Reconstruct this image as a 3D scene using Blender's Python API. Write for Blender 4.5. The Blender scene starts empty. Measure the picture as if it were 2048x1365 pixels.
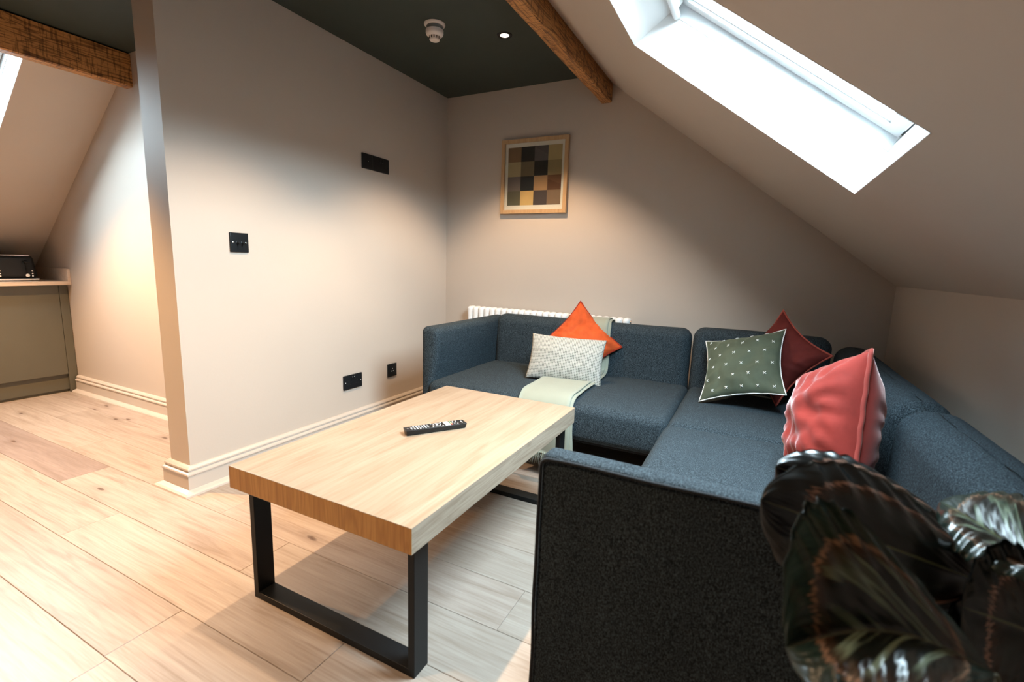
import bpy, math, random
import numpy as np
from mathutils import Vector, Matrix, noise

S = bpy.context.scene
COL = S.collection
PI = math.pi
rnd = random.Random(7)

# ------------------------------------------------------------------ camera
def make_camera():
    yaw, pit, rol = 0.4677, -0.161, 0.032
    F = Vector((-math.sin(yaw)*math.cos(pit), math.cos(yaw)*math.cos(pit), math.sin(pit)))
    r = Vector((math.cos(yaw), math.sin(yaw), 0)); u = r.cross(F)
    R = r*math.cos(rol) + u*math.sin(rol); U = -r*math.sin(rol) + u*math.cos(rol)
    cd = bpy.data.cameras.new('camera'); co = bpy.data.objects.new('camera', cd); COL.objects.link(co)
    m = Matrix((R, U, -F)).transposed().to_4x4(); m.translation = Vector((2.0979, -3.0146, 1.0228))
    co.matrix_world = m
    cd.sensor_width = 36; cd.lens = 954.3*36/2048; cd.clip_start = 0.02; cd.clip_end = 100
    cd.dof.use_dof = True; cd.dof.focus_distance = 2.3; cd.dof.aperture_fstop = 3.6
    S.camera = co
make_camera()

# ------------------------------------------------------------------ world, lamps, exposure
S.view_settings.view_transform = 'Standard'; S.view_settings.look = 'None'
S.view_settings.gamma = 1.0; S.view_settings.use_curve_mapping = False
S.view_settings.exposure = 0.08
S.cycles.use_denoising = True
S.cycles.max_bounces = 10; S.cycles.diffuse_bounces = 7; S.cycles.glossy_bounces = 4
S.cycles.transparent_max_bounces = 12; S.cycles.transmission_bounces = 6
S.cycles.caustics_reflective = False; S.cycles.caustics_refractive = False
S.cycles.sample_clamp_indirect = 8.0

SKY_STRENGTH = 70.0
SKY_COL = (0.70, 0.87, 1.0)
SPOT_W = 86.0
KITCHEN_W = 340.0
LAMP_COL = (1.0, 0.67, 0.40)
KITCHEN_COL = (1.0, 0.54, 0.21)
LAMPS_LIVING = [(0.82, -0.68), (0.83, -1.73), (0.83, -2.78)]
LAMPS_KITCHEN = [(-1.02, -2.32)]

w = bpy.data.worlds.new('sky'); S.world = w; w.use_nodes = True
nt = w.node_tree; nt.nodes.clear()
wo = nt.nodes.new('ShaderNodeOutputWorld'); wb = nt.nodes.new('ShaderNodeBackground')
tc = nt.nodes.new('ShaderNodeTexCoord'); sx = nt.nodes.new('ShaderNodeSeparateXYZ'); cr = nt.nodes.new('ShaderNodeValToRGB')
nt.links.new(tc.outputs['Generated'], sx.inputs[0]); nt.links.new(sx.outputs['Z'], cr.inputs[0])
# ground and rooftops below the skyline, overcast sky above it
cr.color_ramp.elements[0].position = 0.10; cr.color_ramp.elements[0].color = (0.05, 0.05, 0.05, 1)
cr.color_ramp.elements[1].position = 0.16; cr.color_ramp.elements[1].color = (*SKY_COL, 1)
nt.links.new(cr.outputs[0], wb.inputs['Color']); wb.inputs['Strength'].default_value = SKY_STRENGTH
nt.links.new(wb.outputs[0], wo.inputs[0])

# roof geometry numbers
KX, KZ, M = 2.719, 0.971, -0.7524            # right knee wall x, its height, roof slope
LX0, LZ0, ML = -1.374, 1.972, 0.785          # left slope: a point on it and its gradient
CEIL = 2.175
def zr(x): return KZ + M*(x-KX)
def zl(x): return LZ0 + ML*(x-LX0)
def slope_frame(side):
    if side == 'r':
        e1 = Vector((1, 0, M)).normalized(); n = Vector((-M, 0, 1)).normalized()
    else:
        e1 = Vector((-1, 0, -ML)).normalized(); n = Vector((-ML, 0, 1)).normalized()
    return e1, Vector((0, 1, 0)), n

def portal(name, c, e1, e2, n, sx_, sy_):
    ld = bpy.data.lights.new(name, 'AREA'); ld.shape = 'RECTANGLE'; ld.size = sx_; ld.size_y = sy_
    ld.cycles.is_portal = True
    o = bpy.data.objects.new(name, ld); COL.objects.link(o)
    m = Matrix((e1, n.cross(e1), n)).transposed().to_4x4(); m.translation = c
    o.matrix_world = m                        # area lights shine along local -Z, into the room
# skylight numbers: origin of the opening (top edge) and size
W1 = dict(side='r', x=1.636, L=0.870, y0=-1.229, y1=-1.941)
W2 = dict(side='l', x=-1.335, L=0.78, y0=-1.818, y1=-2.40)
for nm, W in (('skylight_portal', W1), ('skylight_portal', W2)):
    e1, e2, n = slope_frame(W['side'])
    o = Vector((W['x'], 0, zr(W['x']) if W['side'] == 'r' else zl(W['x'])))
    c = o + e1*(W['L']/2) + n*0.26; c.y = (W['y0']+W['y1'])/2
    portal(nm, c, e1, e2, n, W['L']+.1, abs(W['y0']-W['y1'])+.1)

# ------------------------------------------------------------------ material helpers
def nodemat(name):
    m = bpy.data.materials.new(name); m.use_nodes = True
    nt = m.node_tree; b = nt.nodes['Principled BSDF']
    return m, nt, b
def N(nt, t, **kw):
    n = nt.nodes.new(t)
    for k, v in kw.items():
        if k in n.inputs: n.inputs[k].default_value = v
        else: setattr(n, k, v)
    return n
def coords(nt, scale=(1,1,1), rot=(0,0,0), kind='Object', rand=False):
    tc = nt.nodes.new('ShaderNodeTexCoord'); mp = nt.nodes.new('ShaderNodeMapping')
    mp.inputs['Scale'].default_value = scale; mp.inputs['Rotation'].default_value = rot
    src = tc.outputs[kind]
    if rand:
        oi = nt.nodes.new('ShaderNodeObjectInfo'); mu = nt.nodes.new('ShaderNodeVectorMath'); mu.operation = 'SCALE'
        cb = nt.nodes.new('ShaderNodeCombineXYZ')
        for i in range(3): nt.links.new(oi.outputs['Random'], cb.inputs[i])
        nt.links.new(cb.outputs[0], mu.inputs[0]); mu.inputs['Scale'].default_value = 37.0
        ad = nt.nodes.new('ShaderNodeVectorMath'); ad.operation = 'ADD'
        nt.links.new(src, ad.inputs[0]); nt.links.new(mu.outputs[0], ad.inputs[1]); src = ad.outputs[0]
    nt.links.new(src, mp.inputs[0])
    return mp.outputs[0]
def ramp(nt, fac, stops):
    r = nt.nodes.new('ShaderNodeValToRGB'); e = r.color_ramp.elements
    while len(e) < len(stops): e.new(0.5)
    for i, (p, c) in enumerate(stops):
        e[i].position = p; e[i].color = (*c, 1) if len(c) == 3 else c
    nt.links.new(fac, r.inputs[0]); return r.outputs[0]
def mix(nt, fac, a, b, mode='MIX'):
    m = nt.nodes.new('ShaderNodeMix'); m.data_type = 'RGBA'; m.blend_type = mode
    for s, v in ((m.inputs[0], fac), (m.inputs[6], a), (m.inputs[7], b)):
        if hasattr(v, 'links'): nt.links.new(v, s)
        elif isinstance(v, (int, float)): s.default_value = v
        else: s.default_value = (*v, 1)
    return m.outputs[2]
def bump(nt, b, h, strength, dist=0.002):
    bn = nt.nodes.new('ShaderNodeBump'); bn.inputs['Strength'].default_value = strength; bn.inputs['Distance'].default_value = dist
    nt.links.new(h, bn.inputs['Height']); nt.links.new(bn.outputs[0], b.inputs['Normal'])
def plain(name, col, rough=0.5, metal=0.0, noise_amt=0.04, nscale=8.0, bumpy=0.0, bscale=200.0, coat=0.0, sheen=0.0):
    m, nt, b = nodemat(name)
    v = coords(nt)
    n = N(nt, 'ShaderNodeTexNoise', Scale=nscale, Detail=4.0); nt.links.new(v, n.inputs['Vector'])
    lo = tuple(c*(1-noise_amt) for c in col); hi = tuple(min(1, c*(1+noise_amt)) for c in col)
    nt.links.new(ramp(nt, n.outputs['Fac'], [(0.3, lo), (0.7, hi)]), b.inputs['Base Color'])
    b.inputs['Roughness'].default_value = rough; b.inputs['Metallic'].default_value = metal
    b.inputs['Coat Weight'].default_value = coat; b.inputs['Sheen Weight'].default_value = sheen
    if bumpy:
        n2 = N(nt, 'ShaderNodeTexNoise', Scale=bscale, Detail=3.0); nt.links.new(v, n2.inputs['Vector'])
        bump(nt, b, n2.outputs['Fac'], bumpy)
    return m

PAINT = (0.53, 0.462, 0.400)
MAT = {}
MAT['wall'] = plain('wall_paint', PAINT, 0.55, bumpy=0.12, bscale=90, nscale=2.0, noise_amt=0.02)
MAT['slope'] = plain('slope_paint', PAINT, 0.6, bumpy=0.16, bscale=60, nscale=2.0, noise_amt=0.02)
MAT['trim'] = plain('trim_paint', (0.54, 0.475, 0.415), 0.3, noise_amt=0.01)
MAT['ceiling'] = plain('ceiling_paint', (0.025, 0.038, 0.032), 0.6, bumpy=0.1, bscale=90, noise_amt=0.05)
MAT['white'] = plain('white_lacquer', (0.66, 0.68, 0.69), 0.3, noise_amt=0.01)
MAT['lining'] = plain('white_lining', (0.68, 0.69, 0.69), 0.55, noise_amt=0.01)
MAT['gasket'] = plain('grey_gasket', (0.06, 0.065, 0.065), 0.5)
MAT['black'] = plain('black_plate', (0.010, 0.012, 0.014), 0.28, noise_amt=0.1)
MAT['blacksteel'] = plain('black_powder_coat', (0.006, 0.007, 0.008), 0.5, bumpy=0.08, bscale=500)
MAT['blackplastic'] = plain('black_plastic', (0.012, 0.012, 0.013), 0.35, noise_amt=0.1)
for _m in ('black', 'blackplastic', 'blacksteel'): MAT[_m].node_tree.nodes['Principled BSDF'].inputs['Specular IOR Level'].default_value = 0.28
MAT['grey_print'] = plain('grey_print', (0.55, 0.55, 0.56), 0.5)
MAT['chrome'] = plain('chrome', (0.75, 0.75, 0.76), 0.18, metal=1.0, noise_amt=0.01)
MAT['whiteplastic'] = plain('white_plastic', (0.78, 0.72, 0.68), 0.4, noise_amt=0.01)
MAT['greyplastic'] = plain('grey_louvre', (0.16, 0.17, 0.165), 0.5)
MAT['dark'] = plain('dark_void', (0.01, 0.01, 0.01), 0.8)
MAT['cabinet'] = plain('olive_cabinet', (0.10, 0.10, 0.082), 0.42, noise_amt=0.03, bumpy=0.05, bscale=300)
MAT['pot'] = plain('grey_pot', (0.12, 0.12, 0.12), 0.7, bumpy=0.2, bscale=40)
MAT['soil'] = plain('soil', (0.03, 0.02, 0.014), 0.95, noise_amt=0.5, nscale=60, bumpy=0.6, bscale=80)
MAT['throw'] = plain('sage_cotton', (0.275, 0.288, 0.228), 0.85, noise_amt=0.04, bumpy=0.25, bscale=900, sheen=0.2)
MAT['radiator'] = plain('radiator_enamel', (0.85, 0.85, 0.85), 0.3, noise_amt=0.01)

def wood(name, base, dark, pale, axis, gscale=1.0, rough=0.4, rings=0.55, knots=0.0, rand=False, tint=0.0, coat=0.0, bumpk=0.12, saw=False):
    """grain runs along axis (0,1,2)"""
    m, nt, b = nodemat(name)
    st = [9.0, 9.0, 9.0]; st[axis] = 0.75
    v = coords(nt, tuple(s*gscale for s in st), rand=rand)
    warp = N(nt, 'ShaderNodeTexNoise', Scale=0.9, Detail=3.0, Distortion=0.6); nt.links.new(v, warp.inputs['Vector'])
    wv = N(nt, 'ShaderNodeTexNoise', Scale=2.2, Detail=7.0, Roughness=0.62, Distortion=1.2); nt.links.new(v, wv.inputs['Vector'])
    # cathedral rings: sine of distorted noise
    ml = N(nt, 'ShaderNodeMath', operation='MULTIPLY'); nt.links.new(warp.outputs['Fac'], ml.inputs[0]); ml.inputs[1].default_value = 75.0
    sn = N(nt, 'ShaderNodeMath', operation='SINE'); nt.links.new(ml.outputs[0], sn.inputs[0])
    rg = N(nt, 'ShaderNodeMapRange'); rg.inputs['From Min'].default_value = -1; rg.inputs['From Max'].default_value = 1
    nt.links.new(sn.outputs[0], rg.inputs['Value'])
    fib_s = [160.0, 160.0, 160.0]; fib_s[axis] = 4.0
    v2 = coords(nt, tuple(s*gscale for s in fib_s), rand=rand)
    fb = N(nt, 'ShaderNodeTexNoise', Scale=1.0, Detail=3.0); nt.links.new(v2, fb.inputs['Vector'])
    c1 = ramp(nt, wv.outputs['Fac'], [(0.30, dark), (0.50, base), (0.72, pale)])
    c2 = mix(nt, rings*0.35, c1, ramp(nt, rg.outputs[0], [(0.0, dark), (0.6, pale)]))
    c3 = mix(nt, 0.22, c2, ramp(nt, fb.outputs['Fac'], [(0.35, dark), (0.6, pale)]))
    out = c3
    if knots:
        ks = [5.2, 5.2, 5.2]; ks[axis] = 2.0
        v3 = coords(nt, tuple(ks), rand=rand)
        dn = N(nt, 'ShaderNodeTexNoise', Scale=5.0, Detail=2.0); nt.links.new(v3, dn.inputs['Vector'])
        dv = mix(nt, 0.11, v3, dn.outputs['Color'])
        vo = N(nt, 'ShaderNodeTexVoronoi', Scale=1.0); vo.voronoi_dimensions = '2D' if axis == 0 else '3D'; nt.links.new(dv, vo.inputs['Vector'])
        sp = N(nt, 'ShaderNodeSeparateColor'); nt.links.new(vo.outputs['Color'], sp.inputs[0])
        gt = N(nt, 'ShaderNodeMath', operation='GREATER_THAN'); nt.links.new(sp.outputs[0], gt.inputs[0]); gt.inputs[1].default_value = 1-knots
        halo = ramp(nt, vo.outputs['Distance'], [(0.0, (1,1,1)), (0.035, (0.75,)*3), (0.05, (0.22,)*3), (0.16, (0,0,0))])
        hm = N(nt, 'ShaderNodeMath', operation='MULTIPLY'); nt.links.new(halo, hm.inputs[0]); nt.links.new(gt.outputs[0], hm.inputs[1])
        out = mix(nt, hm.outputs[0], out, (0.085, 0.045, 0.025))
    if saw:      # cross-cut saw marks and dark specks of an old timber
        ss = [14.0, 14.0, 14.0]; ss[axis] = 120.0
        v4 = coords(nt, tuple(ss)); sw = N(nt, 'ShaderNodeTexNoise', Scale=1.0, Detail=2.0); nt.links.new(v4, sw.inputs['Vector'])
        out = mix(nt, 0.75, out, ramp(nt, sw.outputs['Fac'], [(0.36, (.32,.28,.26)), (0.48, (1,1,1))]), 'MULTIPLY')
    if tint:
        oi = nt.nodes.new('ShaderNodeObjectInfo')
        tn = ramp(nt, oi.outputs['Random'], [(0.0, (1-tint, 1-tint*1.1, 1-tint*1.15)), (0.5, (1.0, 1.0, 1.0)), (0.75, (1-tint*.35, 1-tint*.6, 1-tint*.5)), (1.0, (1.0, 0.985, 0.96))])
        out = mix(nt, 1.0, out, tn, 'MULTIPLY')
    nt.links.new(out, b.inputs['Base Color']); b.inputs['Roughness'].default_value = rough
    b.inputs['Coat Weight'].default_value = coat; b.inputs['Coat Roughness'].default_value = 0.25
    bump(nt, b, fb.outputs['Fac'], bumpk, 0.001)
    return m
MAT['floor'] = wood('oak_floor', (0.375, 0.305, 0.25), (0.245, 0.182, 0.135), (0.445, 0.38, 0.325), 0, rough=0.42, knots=0.42, rand=True, tint=0.10, rings=0.5)
MAT['floor_pink'] = wood('oak_floor_pinkish', (0.27, 0.205, 0.175), (0.20, 0.145, 0.115), (0.33, 0.26, 0.225), 0, rough=0.42, knots=0.42, rand=True, rings=0.5)
MAT['table'] = wood('oak_table', (0.335, 0.243, 0.168), (0.255, 0.17, 0.105), (0.39, 0.30, 0.22), 1, rough=0.38, rings=0.55)
MAT['tableside'] = wood('oak_side', (0.34, 0.265, 0.195), (0.20, 0.145, 0.10), (0.43, 0.355, 0.275), 1, gscale=1.6, rough=0.45, rings=0.9)
MAT['tableend_bounce'] = wood('oak_end_bounce_tint', (0.60, 0.285, 0.065), (0.40, 0.165, 0.030), (0.70, 0.37, 0.105), 2, gscale=1.3, rough=0.45, rings=0.9)  # orange light bounced off the floor is painted into the end faces' colour
MAT['beam'] = wood('old_pine_beam', (0.40, 0.165, 0.045), (0.07, 0.022, 0.006), (0.62, 0.29, 0.09), 1, gscale=2.2, rough=0.6, rings=2.0, knots=0.45, saw=True, bumpk=0.5)
MAT['frame'] = wood('oak_frame', (0.50, 0.32, 0.165), (0.38, 0.22, 0.10), (0.56, 0.38, 0.21), 2, gscale=2.5, rough=0.45)
MAT['worktop'] = wood('pale_worktop', (0.62, 0.50, 0.40), (0.52, 0.40, 0.30), (0.70, 0.60, 0.50), 1, rough=0.35)

def fabric(name, dark, mid, pale, scale=420, contrast=1.0, sheen=0.15, bumpk=0.5):
    m, nt, b = nodemat(name)
    v = coords(nt)
    n1 = N(nt, 'ShaderNodeTexNoise', Scale=scale, Detail=2.0, Roughness=0.7); nt.links.new(v, n1.inputs['Vector'])
    v2 = coords(nt, (1, 1, 0.35)); n2 = N(nt, 'ShaderNodeTexNoise', Scale=scale*1.4, Detail=1.0); nt.links.new(v2, n2.inputs['Vector'])
    n3 = N(nt, 'ShaderNodeTexNoise', Scale=7.0, Detail=3.0); nt.links.new(v, n3.inputs['Vector'])
    c = ramp(nt, n1.outputs['Fac'], [(0.38, dark), (0.50, mid), (0.62, pale)])
    c = mix(nt, 0.4, c, ramp(nt, n2.outputs['Fac'], [(0.4, dark), (0.64, pale)]))
    c = mix(nt, 0.35, c, ramp(nt, n3.outputs['Fac'], [(0.3, tuple(x*0.72 for x in mid)), (0.7, tuple(x*1.15 for x in mid))]))
    nt.links.new(c, b.inputs['Base Color']); b.inputs['Roughness'].default_value = 0.9
    b.inputs['Sheen Weight'].default_value = sheen; b.inputs['Sheen Roughness'].default_value = 0.5
    b.inputs['Specular IOR Level'].default_value = 0.2
    bump(nt, b, n1.outputs['Fac'], bumpk, 0.0012)
    return m
MAT['sofa'] = fabric('slate_melange', (0.003, 0.0048, 0.0065), (0.010, 0.016, 0.022), (0.105, 0.145, 0.170), 330, sheen=0.0)
MAT['sofapipe'] = fabric('slate_piping', (0.008, 0.010, 0.013), (0.018, 0.022, 0.028), (0.04, 0.05, 0.06), 500)
MAT['sofaunder'] = plain('sofa_underside', (0.012, 0.012, 0.013), 0.9)

def velvet(name, col, sheen_col, sheen=0.7):
    m, nt, b = nodemat(name); v = coords(nt)
    n = N(nt, 'ShaderNodeTexNoise', Scale=9.0, Detail=5.0, Roughness=0.6); nt.links.new(v, n.inputs['Vector'])
    nt.links.new(ramp(nt, n.outputs['Fac'], [(0.3, tuple(c*0.72 for c in col)), (0.7, tuple(min(1, c*1.18) for c in col))]), b.inputs['Base Color'])
    b.inputs['Roughness'].default_value = 0.75; b.inputs['Specular IOR Level'].default_value = 0.15
    b.inputs['Sheen Weight'].default_value = sheen; b.inputs['Sheen Roughness'].default_value = 0.35
    b.inputs['Sheen Tint'].default_value = (*sheen_col, 1)
    n2 = N(nt, 'ShaderNodeTexNoise', Scale=1300.0, Detail=1.0); nt.links.new(v, n2.inputs['Vector'])
    bump(nt, b, n2.outputs['Fac'], 0.15, 0.001)
    return m
MAT['orange'] = velvet('orange_velvet', (0.52, 0.082, 0.020), (1.0, 0.45, 0.25), 0.35)
MAT['orange_pipe'] = velvet('dark_orange_piping', (0.26, 0.025, 0.010), (1.0, 0.4, 0.2), 0.2)
MAT['rust'] = velvet('rust_velvet', (0.12, 0.018, 0.015), (0.9, 0.3, 0.2), 0.2)
MAT['rust_pipe'] = velvet('rust_piping', (0.36, 0.07, 0.05), (1.0, 0.4, 0.3), 0.5)
MAT['pink'] = velvet('coral_velvet', (0.27, 0.032, 0.024), (1.0, 0.74, 0.72), 1.0)
MAT['pink_pipe'] = velvet('coral_piping', (0.30, 0.05, 0.04), (1.0, 0.7, 0.6), 0.6)
MAT['green'] = velvet('green_velvet', (0.075, 0.090, 0.062), (0.75, 0.85, 0.65), 0.5)
MAT['whitecord'] = plain('white_cord', (0.8, 0.8, 0.78), 0.8)

def waffle():
    m, nt, b = nodemat('black_white_basket_weave')
    tcn = nt.nodes.new('ShaderNodeTexCoord'); mp = nt.nodes.new('ShaderNodeMapping')
    mp.inputs['Scale'].default_value = (50, 31, 1); nt.links.new(tcn.outputs['UV'], mp.inputs[0])
    sp = nt.nodes.new('ShaderNodeSeparateXYZ'); nt.links.new(mp.outputs[0], sp.inputs[0])
    outs = []
    for ax in (0, 1):
        fr = N(nt, 'ShaderNodeMath', operation='FRACT'); nt.links.new(sp.outputs[ax], fr.inputs[0])
        a = N(nt, 'ShaderNodeMath', operation='SUBTRACT'); nt.links.new(fr.outputs[0], a.inputs[0]); a.inputs[1].default_value = 0.5
        ab = N(nt, 'ShaderNodeMath', operation='ABSOLUTE'); nt.links.new(a.outputs[0], ab.inputs[0])
        g = N(nt, 'ShaderNodeMath', operation='GREATER_THAN'); nt.links.new(ab.outputs[0], g.inputs[0]); g.inputs[1].default_value = 0.26
        outs.append(g.outputs[0])
    mu = N(nt, 'ShaderNodeMath', operation='MULTIPLY'); nt.links.new(outs[0], mu.inputs[0]); nt.links.new(outs[1], mu.inputs[1])
    nt.links.new(mix(nt, mu.outputs[0], (0.42, 0.41, 0.365), (0.012, 0.014, 0.016)), b.inputs['Base Color'])
    b.inputs['Roughness'].default_value = 0.85
    inv = N(nt, 'ShaderNodeMath', operation='SUBTRACT'); inv.inputs[0].default_value = 1.0; nt.links.new(mu.outputs[0], inv.inputs[1])
    bump(nt, b, inv.outputs[0], 0.5, 0.002)
    return m
MAT['waffle'] = waffle()

def glass_mat():
    m = bpy.data.materials.new('window_glass'); m.use_nodes = True; nt = m.node_tree; nt.nodes.clear()
    o = nt.nodes.new('ShaderNodeOutputMaterial'); t = nt.nodes.new('ShaderNodeBsdfTransparent'); g = nt.nodes.new('ShaderNodeBsdfGlossy')
    g.inputs['Roughness'].default_value = 0.02; t.inputs[0].default_value = (0.96, 0.98, 0.97, 1)
    lw = nt.nodes.new('ShaderNodeLayerWeight'); lw.inputs['Blend'].default_value = 0.5
    pw = nt.nodes.new('ShaderNodeMath'); pw.operation = 'POWER'; pw.inputs[1].default_value = 4.0
    f = nt.nodes.new('ShaderNodeMath'); f.operation = 'MULTIPLY_ADD'; f.inputs[1].default_value = 0.90; f.inputs[2].default_value = 0.035
    nt.links.new(lw.outputs['Facing'], pw.inputs[0]); nt.links.new(pw.outputs[0], f.inputs[0]); mx = nt.nodes.new('ShaderNodeMixShader')
    nt.links.new(f.outputs[0], mx.inputs[0]); nt.links.new(t.outputs[0], mx.inputs[1]); nt.links.new(g.outputs[0], mx.inputs[2])
    nt.links.new(mx.outputs[0], o.inputs[0]); return m
MAT['glass'] = glass_mat()
def emis(name, col, s):
    m, nt, b = nodemat(name); b.inputs['Base Color'].default_value = (*col, 1)
    b.inputs['Emission Color'].default_value = (*col, 1); b.inputs['Emission Strength'].default_value = s; return m
MAT['bulb'] = emis('lamp_lens', (1.0, 0.80, 0.62), 9.0)

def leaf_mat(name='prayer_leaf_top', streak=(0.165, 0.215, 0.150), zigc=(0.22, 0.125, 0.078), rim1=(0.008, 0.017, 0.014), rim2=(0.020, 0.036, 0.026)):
    m, nt, b = nodemat(name)
    tcn = nt.nodes.new('ShaderNodeTexCoord'); sp = nt.nodes.new('ShaderNodeSeparateXYZ'); nt.links.new(tcn.outputs['UV'], sp.inputs[0])
    # uv.x = s along the midrib 0..1, uv.y = signed distance from it -1..1 mapped to 0..1
    def math_(op, a, b_=None, c=None):
        n = N(nt, 'ShaderNodeMath', operation=op)
        for i, q in enumerate((a, b_, c)):
            if q is None: continue
            if hasattr(q, 'links'): nt.links.new(q, n.inputs[i])
            else: n.inputs[i].default_value = q
        return n.outputs[0]
    s = sp.outputs[0]; t = math_('ABSOLUTE', math_('MULTIPLY_ADD', sp.outputs[1], 2.0, -1.0))
    cx = math_('MULTIPLY_ADD', s, 2.0, -1.0)
    # normalised radius in the leaf: 1 on the rim
    ang = math_('SUBTRACT', s, math_('MULTIPLY', t, 0.55))         # lateral veins lean towards the tip
    cb = N(nt, 'ShaderNodeCombineXYZ'); nt.links.new(ang, cb.inputs[0]); nt.links.new(math_('MULTIPLY', t, 0.10), cb.inputs[1]); nt.links.new(math_('GREATER_THAN', sp.outputs[1], 0.5), cb.inputs[2])
    oi = nt.nodes.new('ShaderNodeObjectInfo'); va = N(nt, 'ShaderNodeVectorMath', operation='ADD'); nt.links.new(cb.outputs[0], va.inputs[0])
    sc3 = N(nt, 'ShaderNodeVectorMath', operation='SCALE'); cb3 = N(nt, 'ShaderNodeCombineXYZ')
    for q in range(3): nt.links.new(oi.outputs['Random'], cb3.inputs[q])
    nt.links.new(cb3.outputs[0], sc3.inputs[0]); sc3.inputs['Scale'].default_value = 0.0; nt.links.new(sc3.outputs[0], va.inputs[1])
    ns = N(nt, 'ShaderNodeTexNoise', Scale=30.0, Detail=4.0, Roughness=0.75); nt.links.new(va.outputs[0], ns.inputs['Vector'])
    t4 = math_('POWER', t, 4.0); c4 = math_('POWER', math_('ABSOLUTE', cx), 4.0)
    r = math_('POWER', math_('ADD', t4, c4), 0.25)
    rz = math_('ADD', r, math_('MULTIPLY_ADD', ns.outputs['Fac'], 0.30, -0.15))
    zig = ramp(nt, rz, [(0.655, (0,0,0)), (0.68, (1,1,1)), (0.70, (1,1,1)), (0.725, (0,0,0))])
    gap = N(nt, 'ShaderNodeTexNoise', Scale=44.0, Detail=1.0); nt.links.new(va.outputs[0], gap.inputs['Vector'])
    zig = mix(nt, 1.0, zig, ramp(nt, gap.outputs['Fac'], [(0.38, (.1,.1,.1)), (0.5, (1,1,1))]), 'MULTIPLY')
    inside = ramp(nt, rz, [(0.62, (1,1,1)), (0.70, (0,0,0))])
    veins = N(nt, 'ShaderNodeTexNoise', Scale=9.0, Detail=1.5, Roughness=0.5)
    nt.links.new(va.outputs[0], veins.inputs['Vector'])
    vn = ramp(nt, veins.outputs['Fac'], [(0.50, (0,0,0)), (0.575, (1,1,1)), (0.64, (0.25,)*3)])
    centre = mix(nt, vn, (0.006, 0.008, 0.006), streak)
    centre = mix(nt, ramp(nt, rz, [(0.50, (0,0,0)), (0.66, (1,1,1))]), centre, (0.045, 0.022, 0.012))
    rim = mix(nt, ramp(nt, ns.outputs['Fac'], [(0.4, (0,0,0)), (0.7, (1,1,1))]), rim1, rim2)
    c = mix(nt, inside, rim, centre)
    c = mix(nt, zig, c, zigc)
    mid = ramp(nt, t, [(0.0, (1,1,1)), (0.022, (0,0,0))])
    c = mix(nt, mid, c, (0.12, 0.13, 0.06))
    nt.links.new(c, b.inputs['Base Color']); b.inputs['Roughness'].default_value = 0.27
    b.inputs['Specular IOR Level'].default_value = 0.5
    bump(nt, b, veins.outputs['Fac'], 0.5, 0.006)
    return m
MAT['leaf'] = leaf_mat()
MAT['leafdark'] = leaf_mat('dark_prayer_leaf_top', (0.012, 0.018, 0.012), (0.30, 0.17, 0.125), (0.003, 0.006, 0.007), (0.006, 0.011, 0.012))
MAT['leafback'] = plain('prayer_leaf_underside', (0.035, 0.008, 0.012), 0.5, noise_amt=0.3, nscale=20)
MAT['stem'] = plain('leaf_stem', (0.06, 0.05, 0.02), 0.5)

# ------------------------------------------------------------------ mesh helpers
def mesh_obj(name, verts, faces, mat, parent=None, origin=None, smooth=True, uvs=None, fmats=None, auto=None):
    """verts in world coordinates; the object sits at its parent's origin (or at origin)"""
    org = Vector(origin) if origin is not None else Vector((0, 0, 0))
    me = bpy.data.meshes.new(name)
    me.from_pydata([tuple(Vector(v)-org) for v in verts], [], faces)
    mats = mat if isinstance(mat, (list, tuple)) else [mat]
    for q in mats: me.materials.append(q)
    if fmats: me.polygons.foreach_set('material_index', fmats)
    me.polygons.foreach_set('use_smooth', [bool(smooth)]*len(me.polygons))
    if uvs is not None:
        ul = me.uv_layers.new(name='UVMap')
        for l in me.loops: ul.data[l.index].uv = uvs[l.vertex_index]
    me.update()
    if auto is not None and smooth:
        me.set_sharp_from_angle(angle=math.radians(auto))
    o = bpy.data.objects.new(name, me); COL.objects.link(o)
    if parent is not None:
        o.parent = parent
        o.location = org - parent_world(parent)
    else: o.location = org
    return o
def parent_world(p):
    l = Vector(p.location)
    while p.parent is not None:
        p = p.parent; l = l + Vector(p.location)
    return l
def tag(o, label=None, cat=None, group=None, kind=None):
    if label: o['label'] = label
    if cat: o['category'] = cat
    if group: o['group'] = group
    if kind: o['kind'] = kind
    return o
def root(name, loc, label, cat, group=None, kind=None):
    o = bpy.data.objects.new(name, None); COL.objects.link(o); o.location = loc; o.empty_display_size = 0.05
    return tag(o, label, cat, group, kind)

class MB:
    """collects geometry (world coordinates)"""
    def __init__(s): s.v = []; s.f = []; s.m = []
    def add(s, v, f, mi=0):
        b = len(s.v); s.v += [tuple(q) for q in v]; s.f += [tuple(i+b for i in q) for q in f]; s.m += [mi]*len(f); return s
    def box(s, x0, x1, y0, y1, z0, z1, mi=0, bev=0.0):
        if bev:
            v, f = rbox((x0+x1)/2, (y0+y1)/2, (z0+z1)/2, x1-x0, y1-y0, z1-z0, bev, 1, 1); return s.add(v, f, mi)
        v = [(x, y, z) for x in (x0, x1) for y in (y0, y1) for z in (z0, z1)]
        f = [(0, 1, 3, 2), (4, 6, 7, 5), (0, 4, 5, 1), (2, 3, 7, 6), (0, 2, 6, 4), (1, 5, 7, 3)]
        return s.add(v, f, mi)
    def tube(s, pts, r, seg=10, mi=0, closed=False, caps=True):
        v, f = tube(pts, r, seg, closed, caps); return s.add(v, f, mi)
    def build(s, name, mat, parent=None, origin=None, **kw):
        if origin is None and parent is not None: origin = parent_world(parent)
        return mesh_obj(name, s.v, s.f, mat, parent, origin, fmats=s.m if isinstance(mat, (list, tuple)) else None, **kw)

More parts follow.
